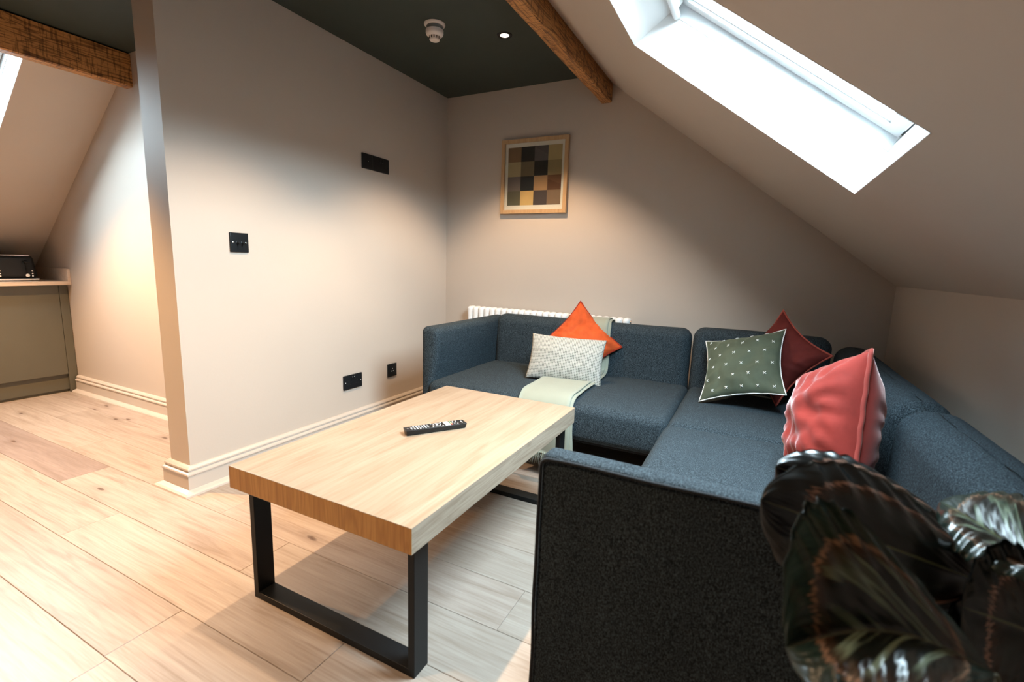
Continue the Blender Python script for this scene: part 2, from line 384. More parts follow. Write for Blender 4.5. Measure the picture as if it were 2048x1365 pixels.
def rbox(cx, cy, cz, sx, sy, sz, r, seg=4, mid=2, deform=None):
    """box with rounded edges; r a number or (rx,ry,rz)"""
    h = np.array([sx, sy, sz])/2
    def axis(hh, mid):
        rr = min(r, hh*0.999)
        ang = [math.tan(PI/4*i/seg) for i in range(seg+1)]
        lo = [-hh+rr-rr*a for a in reversed(ang)]; hi = [hh-rr+rr*a for a in ang]
        md = [(-hh+rr)+(2*(hh-rr))*i/mid for i in range(1, mid)]
        return lo + md + hi
    mm = mid if isinstance(mid, (tuple, list)) else (mid, mid, mid)
    ax = [axis(h[i], mm[i]) for i in range(3)]
    idx = {}; V = []; Fc = []
    def vid(i, j, k):
        key = (i, j, k)
        if key not in idx:
            p = np.array([ax[0][i], ax[1][j], ax[2][k]])
            rr = np.minimum(r, h*0.999)
            c = np.clip(p, -h+rr, h-rr); d = (p-c)/rr; L = np.linalg.norm(d)
            if L > 1e-9: p = c + d/L*rr
            idx[key] = len(V); V.append(p+np.array([cx, cy, cz]))
        return idx[key]
    n = [len(a) for a in ax]
    for a in range(3):
        b, c = (a+1) % 3, (a+2) % 3
        for side in (0, n[a]-1):
            for i in range(n[b]-1):
                for j in range(n[c]-1):
                    q = []
                    for (ii, jj) in ((i, j), (i+1, j), (i+1, j+1), (i, j+1)):
                        k = [0, 0, 0]; k[a] = side; k[b] = ii; k[c] = jj; q.append(vid(*k))
                    Fc.append(tuple(q) if side else tuple(reversed(q)))
    if deform: V = [deform(Vector(v)) for v in V]
    return [tuple(v) for v in V], Fc

def tube(pts, r, seg=10, closed=False, caps=True):
    pts = [Vector(p) for p in pts]; n = len(pts); V = []; Fc = []
    rs = r if isinstance(r, (list, tuple)) else [r]*n
    prev = None
    for i, p in enumerate(pts):
        a = pts[(i-1) % n] if (closed or i > 0) else p
        b = pts[(i+1) % n] if (closed or i < n-1) else p
        d = (b-a).normalized()
        if prev is None:
            up = Vector((0, 0, 1)) if abs(d.z) < 0.9 else Vector((1, 0, 0))
            x = d.cross(up).normalized()
        else: x = (prev - d*prev.dot(d)).normalized()
        prev = x; y = d.cross(x)
        for k in range(seg):
            t = 2*PI*k/seg; V.append(p + x*math.cos(t)*rs[i] + y*math.sin(t)*rs[i])
    m = n if closed else n-1
    for i in range(m):
        for k in range(seg):
            a0 = i*seg+k; a1 = i*seg+(k+1) % seg; b0 = ((i+1) % n)*seg+k; b1 = ((i+1) % n)*seg+(k+1) % seg
            Fc.append((a0, a1, b1, b0))
    if caps and not closed:
        Fc.append(tuple(reversed(range(seg)))); Fc.append(tuple(range((n-1)*seg, n*seg)))
    return V, Fc

def lathe(cx, cy, prof, seg=32):
    """prof: list of (r,z) ; revolve about vertical axis"""
    V = []; Fc = []
    for (r, z) in prof:
        for k in range(seg): V.append((cx+r*math.cos(2*PI*k/seg), cy+r*math.sin(2*PI*k/seg), z))
    for i in range(len(prof)-1):
        for k in range(seg):
            Fc.append((i*seg+k, i*seg+(k+1) % seg, (i+1)*seg+(k+1) % seg, (i+1)*seg+k))
    Fc.append(tuple(range(seg))); Fc.append(tuple(range((len(prof)-1)*seg, len(prof)*seg)))
    return V, Fc

def sweep(path, prof, name, mat, right=True, parent=None):
    """sweep a closed profile (d out from the wall, z) along a horizontal polyline with mitres; out = right of travel"""
    P2 = [Vector((p[0], p[1])) for p in path]; V = []; Fc = []
    k = len(prof)
    for i, p in enumerate(P2):
        d0 = (P2[i]-P2[i-1]).normalized() if i > 0 else (P2[1]-P2[0]).normalized()
        d1 = (P2[i+1]-P2[i]).normalized() if i < len(P2)-1 else d0
        n0 = Vector((d0.y, -d0.x)); n1 = Vector((d1.y, -d1.x))
        if not right: n0, n1 = -n0, -n1
        mt = (n0+n1); mt = mt/ mt.length_squared*2
        for (d, z) in prof: V.append((p.x+mt.x*d, p.y+mt.y*d, z))
    for i in range(len(P2)-1):
        for j in range(k):
            a = i*k+j; b = i*k+(j+1) % k; Fc.append((a, b, b+k, a+k) if right else (a+k, b+k, b, a))
    Fc.append(tuple(range(k))); Fc.append(tuple(reversed(range((len(P2)-1)*k, len(P2)*k))))
    return mesh_obj(name, V, Fc, mat, parent, smooth=False)

# ------------------------------------------------------------------ the room shell
YB, YF = 0.0, -6.2           # gable wall behind the sofa, wall behind the camera
YK = -1.41                   # kitchen wall
PX, PY = -0.142, -1.902      # partition: left face, free end

fl = MB().box(-3.1, 2.9, YF-.12, 0.12, -0.12, -0.018).build('floor', MAT['floor'], smooth=False)
tag(fl, kind='structure')
# one plank mesh of unit size per length, shared where lengths agree
def plank_mesh(L, Wd):
    b = 0.0012; t = 0.018; g = 0.0004
    v = []
    for (ix, x) in ((0, 0), (1, L)):
        for (iy, y) in ((0, 0), (1, Wd)):
            v.append((x+(g if ix == 0 else -g), y+(g if iy == 0 else -g), -t))
    def ring(ins, z): return [(g+ins, g+ins, z), (L-g-ins, g+ins, z), (L-g-ins, Wd-g-ins, z), (g+ins, Wd-g-ins, z)]
    v = ring(0, -t) + ring(0, -b) + ring(b, 0.0)
    f = [(3, 2, 1, 0)]
    for k in (0, 4):
        for i in range(4): f.append((k+i, k+(i+1) % 4, k+4+(i+1) % 4, k+4+i))
    f.append((8, 9, 10, 11))
    me = bpy.data.meshes.new('plank'); me.from_pydata(v, [], f); me.materials.append(MAT['floor']); me.update(); return me
PW = 0.1885; PL = 1.262
pm = {}
known = {-2.519: 0.71, -2.3305: -0.055, -2.142: 0.685, -1.9535: 0.28, -1.765: 0.86}
y = -2.519 - PW*19
rows = []
while y < 0.0:
    rows.append(y); y += PW
for y in rows:
    ph = None
    for ky, kx in known.items():
        if abs(ky-y) < 0.03: ph = kx
    if ph is None: ph = rnd.uniform(0, PL)
    x = ph - PL*math.ceil((ph+2.9)/PL)
    wd = min(PW, 0.0-y)
    if wd < 0.01: continue
    while x < 2.72:
        a, b = max(x, -2.95), min(x+PL, 2.72)
        if b-a > 0.01:
            key = (round(b-a, 3), round(wd, 4))
            pink = abs(y+2.142) < .03 and -2.0 < x < -1.0     # one plank of a rosier tone
            if pink: key = key+(1,)
            if key not in pm:
                pm[key] = plank_mesh(*key[:2])
                if pink: pm[key].materials[0] = MAT['floor_pink']
            o = bpy.data.objects.new('plank', pm[key]); COL.objects.link(o); o.location = (a, y, 0); o.parent = fl
        x += PL

def wallbox(name, *a, mat='wall'):
    return tag(MB().box(*a).build(name, MAT[mat], smooth=False), kind='structure')
wallbox('wall_back', PX, 2.84, 0, 0.12, -0.1, 2.32)
wallbox('wall_middle', PX, 0, PY, 0, -0.1, 2.30)
wallbox('wall_kitchen', -3.1, PX, YK, YK+0.12, -0.1, 2.30)
wallbox('wall_right', KX, 2.84, YF, 0.0, -0.1, KZ+0.02)
wallbox('wall_left', -3.1, -2.95, YF, YK, -0.1, 1.1)
wallbox('wall_front', -3.1, 2.84, YF-.12, YF, -0.1, 2.32, mat='ceiling')  # unseen wall; its dark paint is there to cut bounced light

# flat ceiling, falling a little towards the kitchen side
xs = [(-1.30, 2.127), (PX, 2.172), (1.125, CEIL)]
v = []
for x, z in xs:
    for y in (YF, 0.0): v += [(x, y, z), (x, y, 2.36)]
f = []
for i in range(2):
    a = i*4; f += [(a, a+4, a+6, a+2), (a+1, a+3, a+7, a+5), (a, a+1, a+5, a+4), (a+2, a+6, a+7, a+3)]
f += [(0, 2, 3, 1), (8, 9, 11, 10)]
tag(mesh_obj('ceiling', v, f, MAT['ceiling'], smooth=False), kind='structure')

def slope_panel(name, side, W, xa, xb):
    """sloped ceiling slab from x=xa (top) to xb (bottom) with the skylight's opening cut out"""
    e1, e2, n = slope_frame(side); z = zr if side == 'r' else zl
    o = Vector((W['x'], 0, z(W['x'])))
    sA = (Vector((xa, 0, z(xa)))-o).dot(e1); sB = (Vector((xb, 0, z(xb)))-o).dot(e1)
    T = 0.16
    def P(s, y, t): q = o+e1*s+n*t; return (q.x, y, q.z)
    ss = [sA, -.0025, W['L']+.0025, sB]; yy = [0.12 if side == 'r' else YK+0.1, W['y0']+.0025, W['y1']-.0025, YF-.1]
    mb = MB()
    idx = {}
    V = []
    for i in range(4):
        for j in range(4):
            for k, t in enumerate((0, T)):
                idx[i, j, k] = len(V)
                V.append(P(ss[i], yy[j], t))
    Fc = []
    for i in range(3):
        for j in range(3):
            if i == 1 and j == 1:
                Fc += [(idx[1,1,0], idx[1,2,0], idx[1,2,1], idx[1,1,1]), (idx[2,1,0], idx[2,1,1], idx[2,2,1], idx[2,2,0]),
                       (idx[1,1,0], idx[1,1,1], idx[2,1,1], idx[2,1,0]), (idx[1,2,0], idx[2,2,0], idx[2,2,1], idx[1,2,1])]
                continue
            for k in (0, 1):
                q = (idx[i,j,k], idx[i+1,j,k], idx[i+1,j+1,k], idx[i,j+1,k]); Fc.append(q if k else tuple(reversed(q)))
    for i in range(3):
        for j in (0, 3): Fc.append((idx[i,j,0], idx[i+1,j,0], idx[i+1,j,1], idx[i,j,1]))
    for j in range(3):
        for i in (0, 3): Fc.append((idx[i,j,0], idx[i,j+1,0], idx[i,j+1,1], idx[i,j,1]))
    return tag(mesh_obj(name, V, Fc, MAT['slope'], smooth=False), kind='structure')
slope_panel('ceiling_right', 'r', W1, 1.06, 2.90)
slope_panel('ceiling_left', 'l', W2, -1.2, -3.05)

def skylight(name, W, up_in=0.042, low_in=0.0155):
    e1, e2, n = slope_frame(W['side']); z = zr if W['side'] == 'r' else zl
    o = Vector((W['x'], 0, z(W['x']))); L = W['L']; y0, y1 = W['y0'], W['y1']
    def P(s, y, t): q = o+e1*s+n*t; return Vector((q.x, y, q.z))
    org = P(L/2, (y0+y1)/2, 0)
    win = bpy.data.objects.new(name, None); COL.objects.link(win); win.location = org; tag(win, kind='structure')
    D = 0.133
    e = 0.0
    outer = [(-.0005, y0+.0005), (L+.0005, y0+.0005), (L+.0005, y1-.0005), (-.0005, y1-.0005)]
    inner = [(up_in, y0), (L-low_in, y0), (L-low_in, y1), (up_in, y1)]
    mb = MB()
    # lining: four splayed boards, 6 mm thick, drawn just inside the cut
    th = 0.006
    V = []; 
    for (s, y) in [(0.0, y0), (L, y0), (L, y1), (0.0, y1)]: V.append(P(s+(0 if s else 0), y, -0.001))
    for (s, y) in inner: V.append(P(s, y, D))
    for (s, y) in outer: V.append(P(s + (-.002 if s < L/2 else .002), y+(.002 if y == outer[0][1] else -.002), -0.0008))
    for (s, y) in outer: V.append(P(s + (-th if s < L/2 else th), y+(th if y == outer[0][1] else -th), D))
    Fc = []
    for i in range(4):
        j = (i+1) % 4
        Fc += [(i, j, 4+j, 4+i), (8+i, 12+i, 12+j, 8+j), (i, 8+i, 8+j, j), (4+i, 4+j, 12+j, 12+i)]
    mb.add(V, Fc); mb.build('lining', MAT['lining'], win, smooth=False)
    def ring(sa, sb, ya, yb, wd, t0, t1, bev=0.0, wlow=None):
        """rectangular ring; returns geometry"""
        wl = wlow if wlow is not None else wd
        A = [(sa, ya), (sb, ya), (sb, yb), (sa, yb)]; B = [(sa+wd, ya-wd), (sb-wl, ya-wd), (sb-wl, yb+wd), (sa+wd, yb+wd)]
        V = [P(*p, t0) for p in A]+[P(*p, t0) for p in B]+[P(*p, t1) for p in A]+[P(*p, t1) for p in B]
        Fc = []
        for i in range(4):
            j = (i+1) % 4
            Fc += [(i, i+4, j+4, j), (8+i, 8+j, 12+j, 12+i), (i, j, 8+j, 8+i), (4+i, 12+i, 12+j, 4+j)]
        return V, Fc
    sa, sb = up_in, L-low_in
    # fixed frame: boards running on outwards from the lining
    MB().add(*ring(sa-.012, sb+.012, y0+.012, y1-.012, 0.0145, D-.002, D+0.085)).build('window_frame', MAT['white'], win, smooth=False)
    gk = MB().add(*ring(sa+.002, sb-.002, y0-.002, y1+.002, 0.005, D+0.048, D+0.060)); gk.build('gasket', MAT['gasket'], win, smooth=False)
    sash = MB().add(*ring(sa+.007, sb-.009, y0-.007, y1+.007, 0.042, D+0.036, D+0.085))
    sash.add(*ring(sa+.047, sb-.049, y0-.047, y1+.047, 0.009, D+0.046, D+0.085))
    so = sash.build('sash', MAT['white'], win, smooth=False)
    q = [P(sa+.05, y0-.05, D+.062), P(sb-.052, y0-.05, D+.062), P(sb-.052, y1+.05, D+.062), P(sa+.05, y1+.05, D+.062)]
    q2 = [p+n*0.004 for p in q]
    MB().add(q+q2, [(0,1,2,3), (7,6,5,4), (0,4,5,1), (1,5,6,2), (2,6,7,3), (3,7,4,0)]).build('pane', MAT['glass'], win, smooth=False)
    # opening bar along the top rail
    c = [P(sa+.030, y0-.012, D-.002), P(sa+.030, y1+.012, D-.002)]
    hb = MB().tube([c[0], c[0]+(c[1]-c[0])*.5, c[1]], 0.0125, 16)
    V = []
    for yy in (y0-.045, y1+.045):
        for (s, t) in ((sa-.002, D+.03), (sa+.034, D+.03), (sa+.034, D), (sa-.002, D)): V.append(P(s, yy, t))
    hb.add(V, [(0,1,2,3), (7,6,5,4), (0,4,5,1), (1,5,6,2), (2,6,7,3), (3,7,4,0)])
    hb.build('opening_bar', MAT['white'], win, auto=40)
    return win
skylight('window_1', W1)
skylight('window_2', W2)

# baseboards with a small shoe moulding
PROF = [(0, 0), (.055, 0), (.053, .007), (.045, .013), (.032, .017), (.025, .020), (.024, .078), (.0275, .081), (.0285, .086), (.0265, .091), (.018, .095),
        (.017, .100), (.0205, .103), (.0195, .109), (.013, .116), (.010, .1185), (0, .1185)]
tag(sweep([(-2.25, YK), (PX, YK)], PROF, 'baseboard_kitchen', MAT['trim']), kind='structure')
tag(sweep([(PX, YK-.056), (PX, PY), (0, PY), (0, -.056)], PROF, 'baseboard_middle', MAT['trim'], right=True), kind='structure')
tag(sweep([(0.056, 0.0), (KX, 0.0)], PROF, 'baseboard_back', MAT['trim']), kind='structure')
tag(sweep([(KX, -.056), (KX, YF)], PROF, 'baseboard_right', MAT['trim']), kind='structure')
# ------------------------------------------------------------------ purlin beams
def beam(name, x0, x1, y0, y1, z0, top, seed, label):
    """rough-sawn timber; top(x) gives the height of its upper edges"""
    o = root(name, ((x0+x1)/2, y1, z0), label, 'beam')
    n = 60; V = []; Fc = []
    r = random.Random(seed)
    for i in range(n+1):
        y = y0+(y1-y0)*i/n
        w1 = noise.noise(Vector((seed, y*3.1, 0)))*0.005; w2 = noise.noise(Vector((seed, y*5.3, 4)))*0.005; w3 = noise.noise(Vector((seed, y*9, 8)))*0.003
        ring = [(x0+w1, z0+w3), (x0+w1+.006, z0-.004+w3), (x1+w2-.006, z0-.004+w3), (x1+w2, z0+.002+w3), (x1+w2*.5, (z0+top(x1))/2), (x1+w1, top(x1)), (x0, top(x0)), (x0+w1, (z0+top(x0))/2)]
        for (x, z) in ring: V.append((x, y, z))
    k = 8
    for i in range(n):
        for j in range(k): Fc.append((i*k+j, i*k+(j+1) % k, (i+1)*k+(j+1) % k, (i+1)*k+j))
    Fc.append(tuple(range(k))); Fc.append(tuple(reversed(range(n*k, (n+1)*k))))
    mesh_obj('timber', V, Fc, MAT['beam'], o, parent_world(o), auto=35)
    return o
beam('roof_beam', 1.137, 1.202, 0.0, YF, 2.011, lambda x: min(CEIL+.01, zr(x)+.012), 3.0, 'rough orange-brown timber beam beside the dark green ceiling, ending on the picture wall')
beam('roof_beam', -1.262, -1.192, YK, YF, 1.953, lambda x: zl(x)+.008, 9.0, 'rough timber beam above the kitchen, ending on the kitchen wall')

# ------------------------------------------------------------------ downlights and smoke alarm
def downlight(x, y, z, label, watts, group=None, first=[None]):
    if first[0] is None:
        o = root('downlight', (x, y, z), label, 'light')
        V, Fc = lathe(x, y, [(0.0225, z+.001), (0.0225, z-.002), (0.030, z-.0045), (0.037, z-.004), (0.041, z-.0005), (0.041, z+.003)], 40)
        Fc = Fc[:-2]
        mesh_obj('trim_ring', V, Fc, MAT['blackplastic'], o, (x, y, z), auto=50)
        V, Fc = lathe(x, y, [(0.0228, z-.0015), (0.018, z-.0025), (0.006, z-.003)], 32)
        mesh_obj('lens', V, Fc, MAT['bulb'], o, (x, y, z))
        first[0] = o
    else:
        src = first[0]; o = src.copy(); COL.objects.link(o); o.location = (x, y, z); o['label'] = label
        for c in src.children:
            d = c.copy(); COL.objects.link(d); d.parent = o
    ld = bpy.data.lights.new('lamp', 'SPOT'); ld.energy = watts; ld.color = LAMP_COL if x > 0 else KITCHEN_COL; ld.spot_size = math.radians(104); ld.spot_blend = 0.45
    ld.shadow_soft_size = 0.018
    l = bpy.data.objects.new('lamp', ld); COL.objects.link(l); l.location = (x, y, z-.012)
    return o
for i, (x, y) in enumerate(LAMPS_LIVING):
    downlight(x, y, CEIL, ['small round downlight with black rim between smoke alarm and beam', 'black rimmed downlight in the green ceiling over the coffee table', 'black rimmed downlight in the green ceiling before the coffee table'][i], SPOT_W, None)
for i, (x, y) in enumerate(LAMPS_KITCHEN):
    downlight(x, y, 2.172+(x-PX)*(2.172-2.133)/(PX+1.10)-.001, ['black rimmed downlight in the ceiling by the end of the partition', 'black rimmed downlight in the ceiling at the kitchen entrance'][i], KITCHEN_W, None)

def smoke_alarm(x, y):
    z = CEIL
    o = root('smoke_alarm', (x, y, z), 'round white smoke alarm with a stepped sensor head on the green ceiling', 'smoke alarm')
    def part(nm, prof, m, seg=40): V, Fc = lathe(x, y, prof, seg); return mesh_obj(nm, V, Fc, MAT[m], o, (x, y, z), auto=40)
    part('base', [(0.052, z), (0.052, z-.006), (0.047, z-.012), (0.040, z-.013)], 'whiteplastic')
    part('louvre_ring', [(0.040, z-.012), (0.041, z-.014), (0.041, z-.027), (0.040, z-.029)], 'greyplastic')
    b = part('body', [(0.040, z-.028), (0.0435, z-.030), (0.0435, z-.043), (0.041, z-.050), (0.034, z-.056), (0.027, z-.058)], 'whiteplastic')
    part('sensor_head', [(0.027, z-.057), (0.0255, z-.060), (0.0255, z-.072), (0.023, z-.076), (0.018, z-.078)], 'whiteplastic')
    for k in range(12):
        t = 2*PI*k/12; cxx, cyy = x+.0258*math.cos(t), y+.0258*math.sin(t)
        V, Fc = rbox(0, 0, 0, 0.003, 0.0035, 0.013, 0.0006, 1, 1)
        R = Matrix.Rotation(t, 4, 'Z'); V = [R @ Vector(q)+Vector((cxx, cyy, z-.064)) for q in V]
        mesh_obj('sensor_slot', V, Fc, MAT['dark'], o, (x, y, z), smooth=False)
smoke_alarm(0.557, -0.918)

# ------------------------------------------------------------------ plates on the partition
def wall_plate(name, y, z, w, label, cat, kind):
    """y = near edge, z = top edge; the plate is 86 mm high"""
    h = 0.086; cy, cz = y+w/2, z-h/2; x = 0.0
    o = root(name, (0, cy, cz), label, cat)
    org = (0, cy, cz)
    V, Fc = rbox(0.0045, cy, cz, 0.009, w, h, 0.0028, 3, 1)
    mesh_obj('faceplate', V, Fc, MAT['black'], o, org, auto=60)
    def disc(nm, yy, zz, r, d, m, seg=14):
        V = []; n = seg
        for (rr, xx) in ((r, 0.0088), (r, 0.009+d*.7), (r*.7, 0.009+d)):
            for k in range(n): V.append((xx, yy+rr*math.cos(2*PI*k/n), zz+rr*math.sin(2*PI*k/n)))
        Fc = [(i*n+k, i*n+(k+1) % n, (i+1)*n+(k+1) % n, (i+1)*n+k) for i in range(2) for k in range(n)]+[tuple(range(2*n, 3*n))]
        return mesh_obj(nm, V, Fc, MAT[m], o, org, auto=50)
    def blk(nm, yy, zz, sy, sz, d, m, r=0.0008):
        V, Fc = rbox(0.009+d/2-.0005, yy, zz, d+.001, sy, sz, min(r, d/2, sy/2.1, sz/2.1), 2, 1); return mesh_obj(nm, V, Fc, MAT[m], o, org, auto=50)
    if kind == 'switch':
        for s in (-1, 1): disc('screw', cy+s*.0302, cz, 0.0032, 0.0012, 'chrome')
        for s in (-1, 1):
            disc('switch_collar', cy+s*.0115, cz, 0.0065, 0.002, 'black')
            V, Fc = tube([(0.010, cy+s*.0115, cz), (0.017, cy+s*.0115, cz-.004), (0.026, cy+s*.0115, cz-.008)], [0.0022, 0.0026, 0.0042], 12)
            mesh_obj('toggle', V, Fc, MAT['blacksteel'], o, org, auto=50)
            disc('collar_pin', cy+s*.0115+.009, cz+.002, 0.0014, 0.002, 'chrome', 8)
    if kind in ('double', 'double_usb'):
        for s in (-1, 1): disc('screw', cy+s*.0602, cz, 0.0032, 0.0008, 'grey_print' if kind == 'double' else 'black')
        for s in (-1, 1):
            c = cy+s*.033
            blk('earth_slot', c, cz+.006, 0.0045, 0.009, 0.0004, 'dark')
            for q in (-1, 1): blk('pin_slot', c+q*.0108, cz-.0145, 0.0078, 0.0045, 0.0004, 'dark')
            blk('rocker_switch', cy+s*.0105, cz+.023, 0.0125, 0.0215, 0.0028, 'black', 0.0012)
            if kind == 'double': blk('switch_mark', cy+s*.0068, cz+.029, 0.004, 0.004, 0.0034, 'grey_print')
    if kind == 'aerial':
        disc('aerial_socket', cy, cz, 0.0068, 0.004, 'blacksteel'); disc('socket_pin', cy, cz+.001, 0.0022, 0.0052, 'grey_print', 10)
        if name == 'aerial_plate':
            for s in (-1, 1): disc('screw', cy+s*.0302, cz-.004, 0.003, 0.0008, 'black')
    if kind == 'triple':
        for (dy, dz) in ((0, .010), (-.008, -.006), (.008, -.006)): disc('aerial_socket', cy+dy, cz+dz, 0.0028, 0.0022, 'grey_print', 10)
    return o
wall_plate('light_switch', -1.6675, 1.120, 0.086, 'black square double toggle light switch, highest plate near the wall end', 'switch', 'switch')
wall_plate('aerial_plate', -0.8574, 1.626, 0.086, 'black square aerial plate, left of the joined pair high on the wall', 'wall plate', 'aerial')
wall_plate('power_socket', -0.7704, 1.626, 0.138, 'black double power socket joined to the aerial plate high on the wall', 'socket', 'double_usb')
wall_plate('power_socket', -1.0377, 0.3407, 0.146, 'black double power socket with two light marks low above the skirting', 'socket', 'double')
wall_plate('media_plate', -0.661, 0.3456, 0.086, 'small black square media plate low on the wall by the sofa arm', 'wall plate', 'triple')

# ------------------------------------------------------------------ framed print
def picture():
    x0, x1, z0, z1 = 0.465, 0.946, 1.360, 1.841; yb = -0.002; t = 0.024; d = 0.026
    o = root('framed_print', ((x0+x1)/2, -0.001, z0), 'square oak framed print of sixteen coloured blocks on the back wall', 'picture')
    org = parent_world(o)
    A = [(x0, z0), (x1, z0), (x1, z1), (x0, z1)]; B = [(x0+t, z0+t), (x1-t, z0+t), (x1-t, z1-t), (x0+t, z1-t)]
    for i in range(4):
        j = (i+1) % 4; V = []
        for yy in (yb-d, yb):
            for p in (A[i], A[j], B[j], B[i]): V.append((p[0], yy, p[1]))
        mesh_obj('frame_rail', V, [(0,1,2,3), (7,6,5,4), (0,4,5,1), (1,5,6,2), (2,6,7,3), (3,7,4,0)], MAT['frame'], o, org, smooth=False)
    MB().box(x0+t, x1-t, yb-.012, yb, z0+t, z1-t).build('mount', plain('mount_card', (0.80, 0.74, 0.68), 0.8, noise_amt=0.01), o, org, smooth=False)
    cols = [[(.235,.125,.060), (.010,.008,.010), (.105,.082,.085), (.44,.315,.145)], [(.40,.30,.155), (.150,.105,.055), (.005,.005,.005), (.30,.21,.098)],
            [(.165,.125,.115), (.004,.006,.010), (.39,.215,.105), (.105,.040,.018)], [(.100,.090,.058), (.66,.42,.165), (.060,.043,.045), (.215,.135,.088)]]
    px0, px1, pz0, pz1 = x0+t+.022, x1-t-.020, z0+t+.030, z1-t-.026
    mats = []; mb = MB()
    for r in range(4):
        for c in range(4):
            mats.append(plain('print_ink', cols[r][c], 0.7, noise_amt=0.07, nscale=14))
            a, b = px0+(px1-px0)*c/4, px0+(px1-px0)*(c+1)/4; q, p = pz1-(pz1-pz0)*r/4, pz1-(pz1-pz0)*(r+1)/4
            mb.add([(a, yb-.0125, p), (b, yb-.0125, p), (b, yb-.0125, q), (a, yb-.0125, q)], [(0, 1, 2, 3)], r*4+c)
    # lighter wedge printed in the brown block
    mats.append(plain('print_ink', (.15, .065, .032), 0.7))
    a, b = px0+(px1-px0)*.75, px1; q, p = pz1-(pz1-pz0)*.5, pz1-(pz1-pz0)*.75
    mb.add([(a, yb-.0128, q), (a, yb-.0128, q-(q-p)*.25), (b, yb-.0128, p+(q-p)*.35), (b, yb-.0128, q)], [(0, 1, 2, 3)], 16)
    mb.build('print', mats, o, org, smooth=False)
    MB().box(x0+t, x1-t, yb-.018, yb-.0165, z0+t, z1-t).build('glazing', MAT['glass'], o, org, smooth=False)
picture()

# ------------------------------------------------------------------ radiator
def radiator():
    xa, xb = 0.255, 1.425; n = 26; p = (xb-xa)/n; z0, z1 = 0.12, 0.712; yc = -0.068
    o = root('column_radiator', ((xa+xb)/2, yc, z0), 'white column radiator on the back wall behind the sofa', 'radiator')
    org = parent_world(o)
    def dfm(v):
        # waist between the columns, domed head
        h = (v.z-z0)/(z1-z0)
        if 0.06 < h < 0.93: v.x = v.x*0.72
        return v
    V, Fc = rbox(0, 0, (z0+z1)/2, p*0.97, 0.078, z1-z0, 0.0195, 4, (1, 2, 8), dfm)
    me = bpy.data.meshes.new('radiator_section'); me.from_pydata([(v[0], v[1], v[2]-z0) for v in V], [], Fc); me.materials.append(MAT['radiator'])
    me.polygons.foreach_set('use_smooth', [True]*len(me.polygons)); me.update()
    for i in range(n):
        s = bpy.data.objects.new('radiator_section', me); COL.objects.link(s); s.parent = o; s.location = (xa+p*(i+.5)-(xa+xb)/2, 0, 0)
    MB().tube([(xb-.01, yc, z1-.026), (xb+.006, yc, z1-.026), (xb+.007, yc, z1-.026)], [0.012, 0.012, 0.006], 12).build('air_vent', MAT['chrome'], o, org, auto=40)
    MB().tube([(xb-.01, yc, z0+.03), (xb+.04, yc, z0+.03), (xb+.04, yc, 0.0)], 0.0085, 10).build('pipe', MAT['chrome'], o, org, auto=60)
    MB().tube([(xa+.01, yc, z0+.03), (xa-.04, yc, z0+.03), (xa-.04, yc, 0.0)], 0.0085, 10).build('pipe', MAT['chrome'], o, org, auto=60)
    for xx in (xa+.2, xb-.2): MB().box(xx-.012, xx+.012, yc+.03, 0.0, 0.3, 0.33).build('wall_bracket', MAT['radiator'], o, org, smooth=False)
radiator()

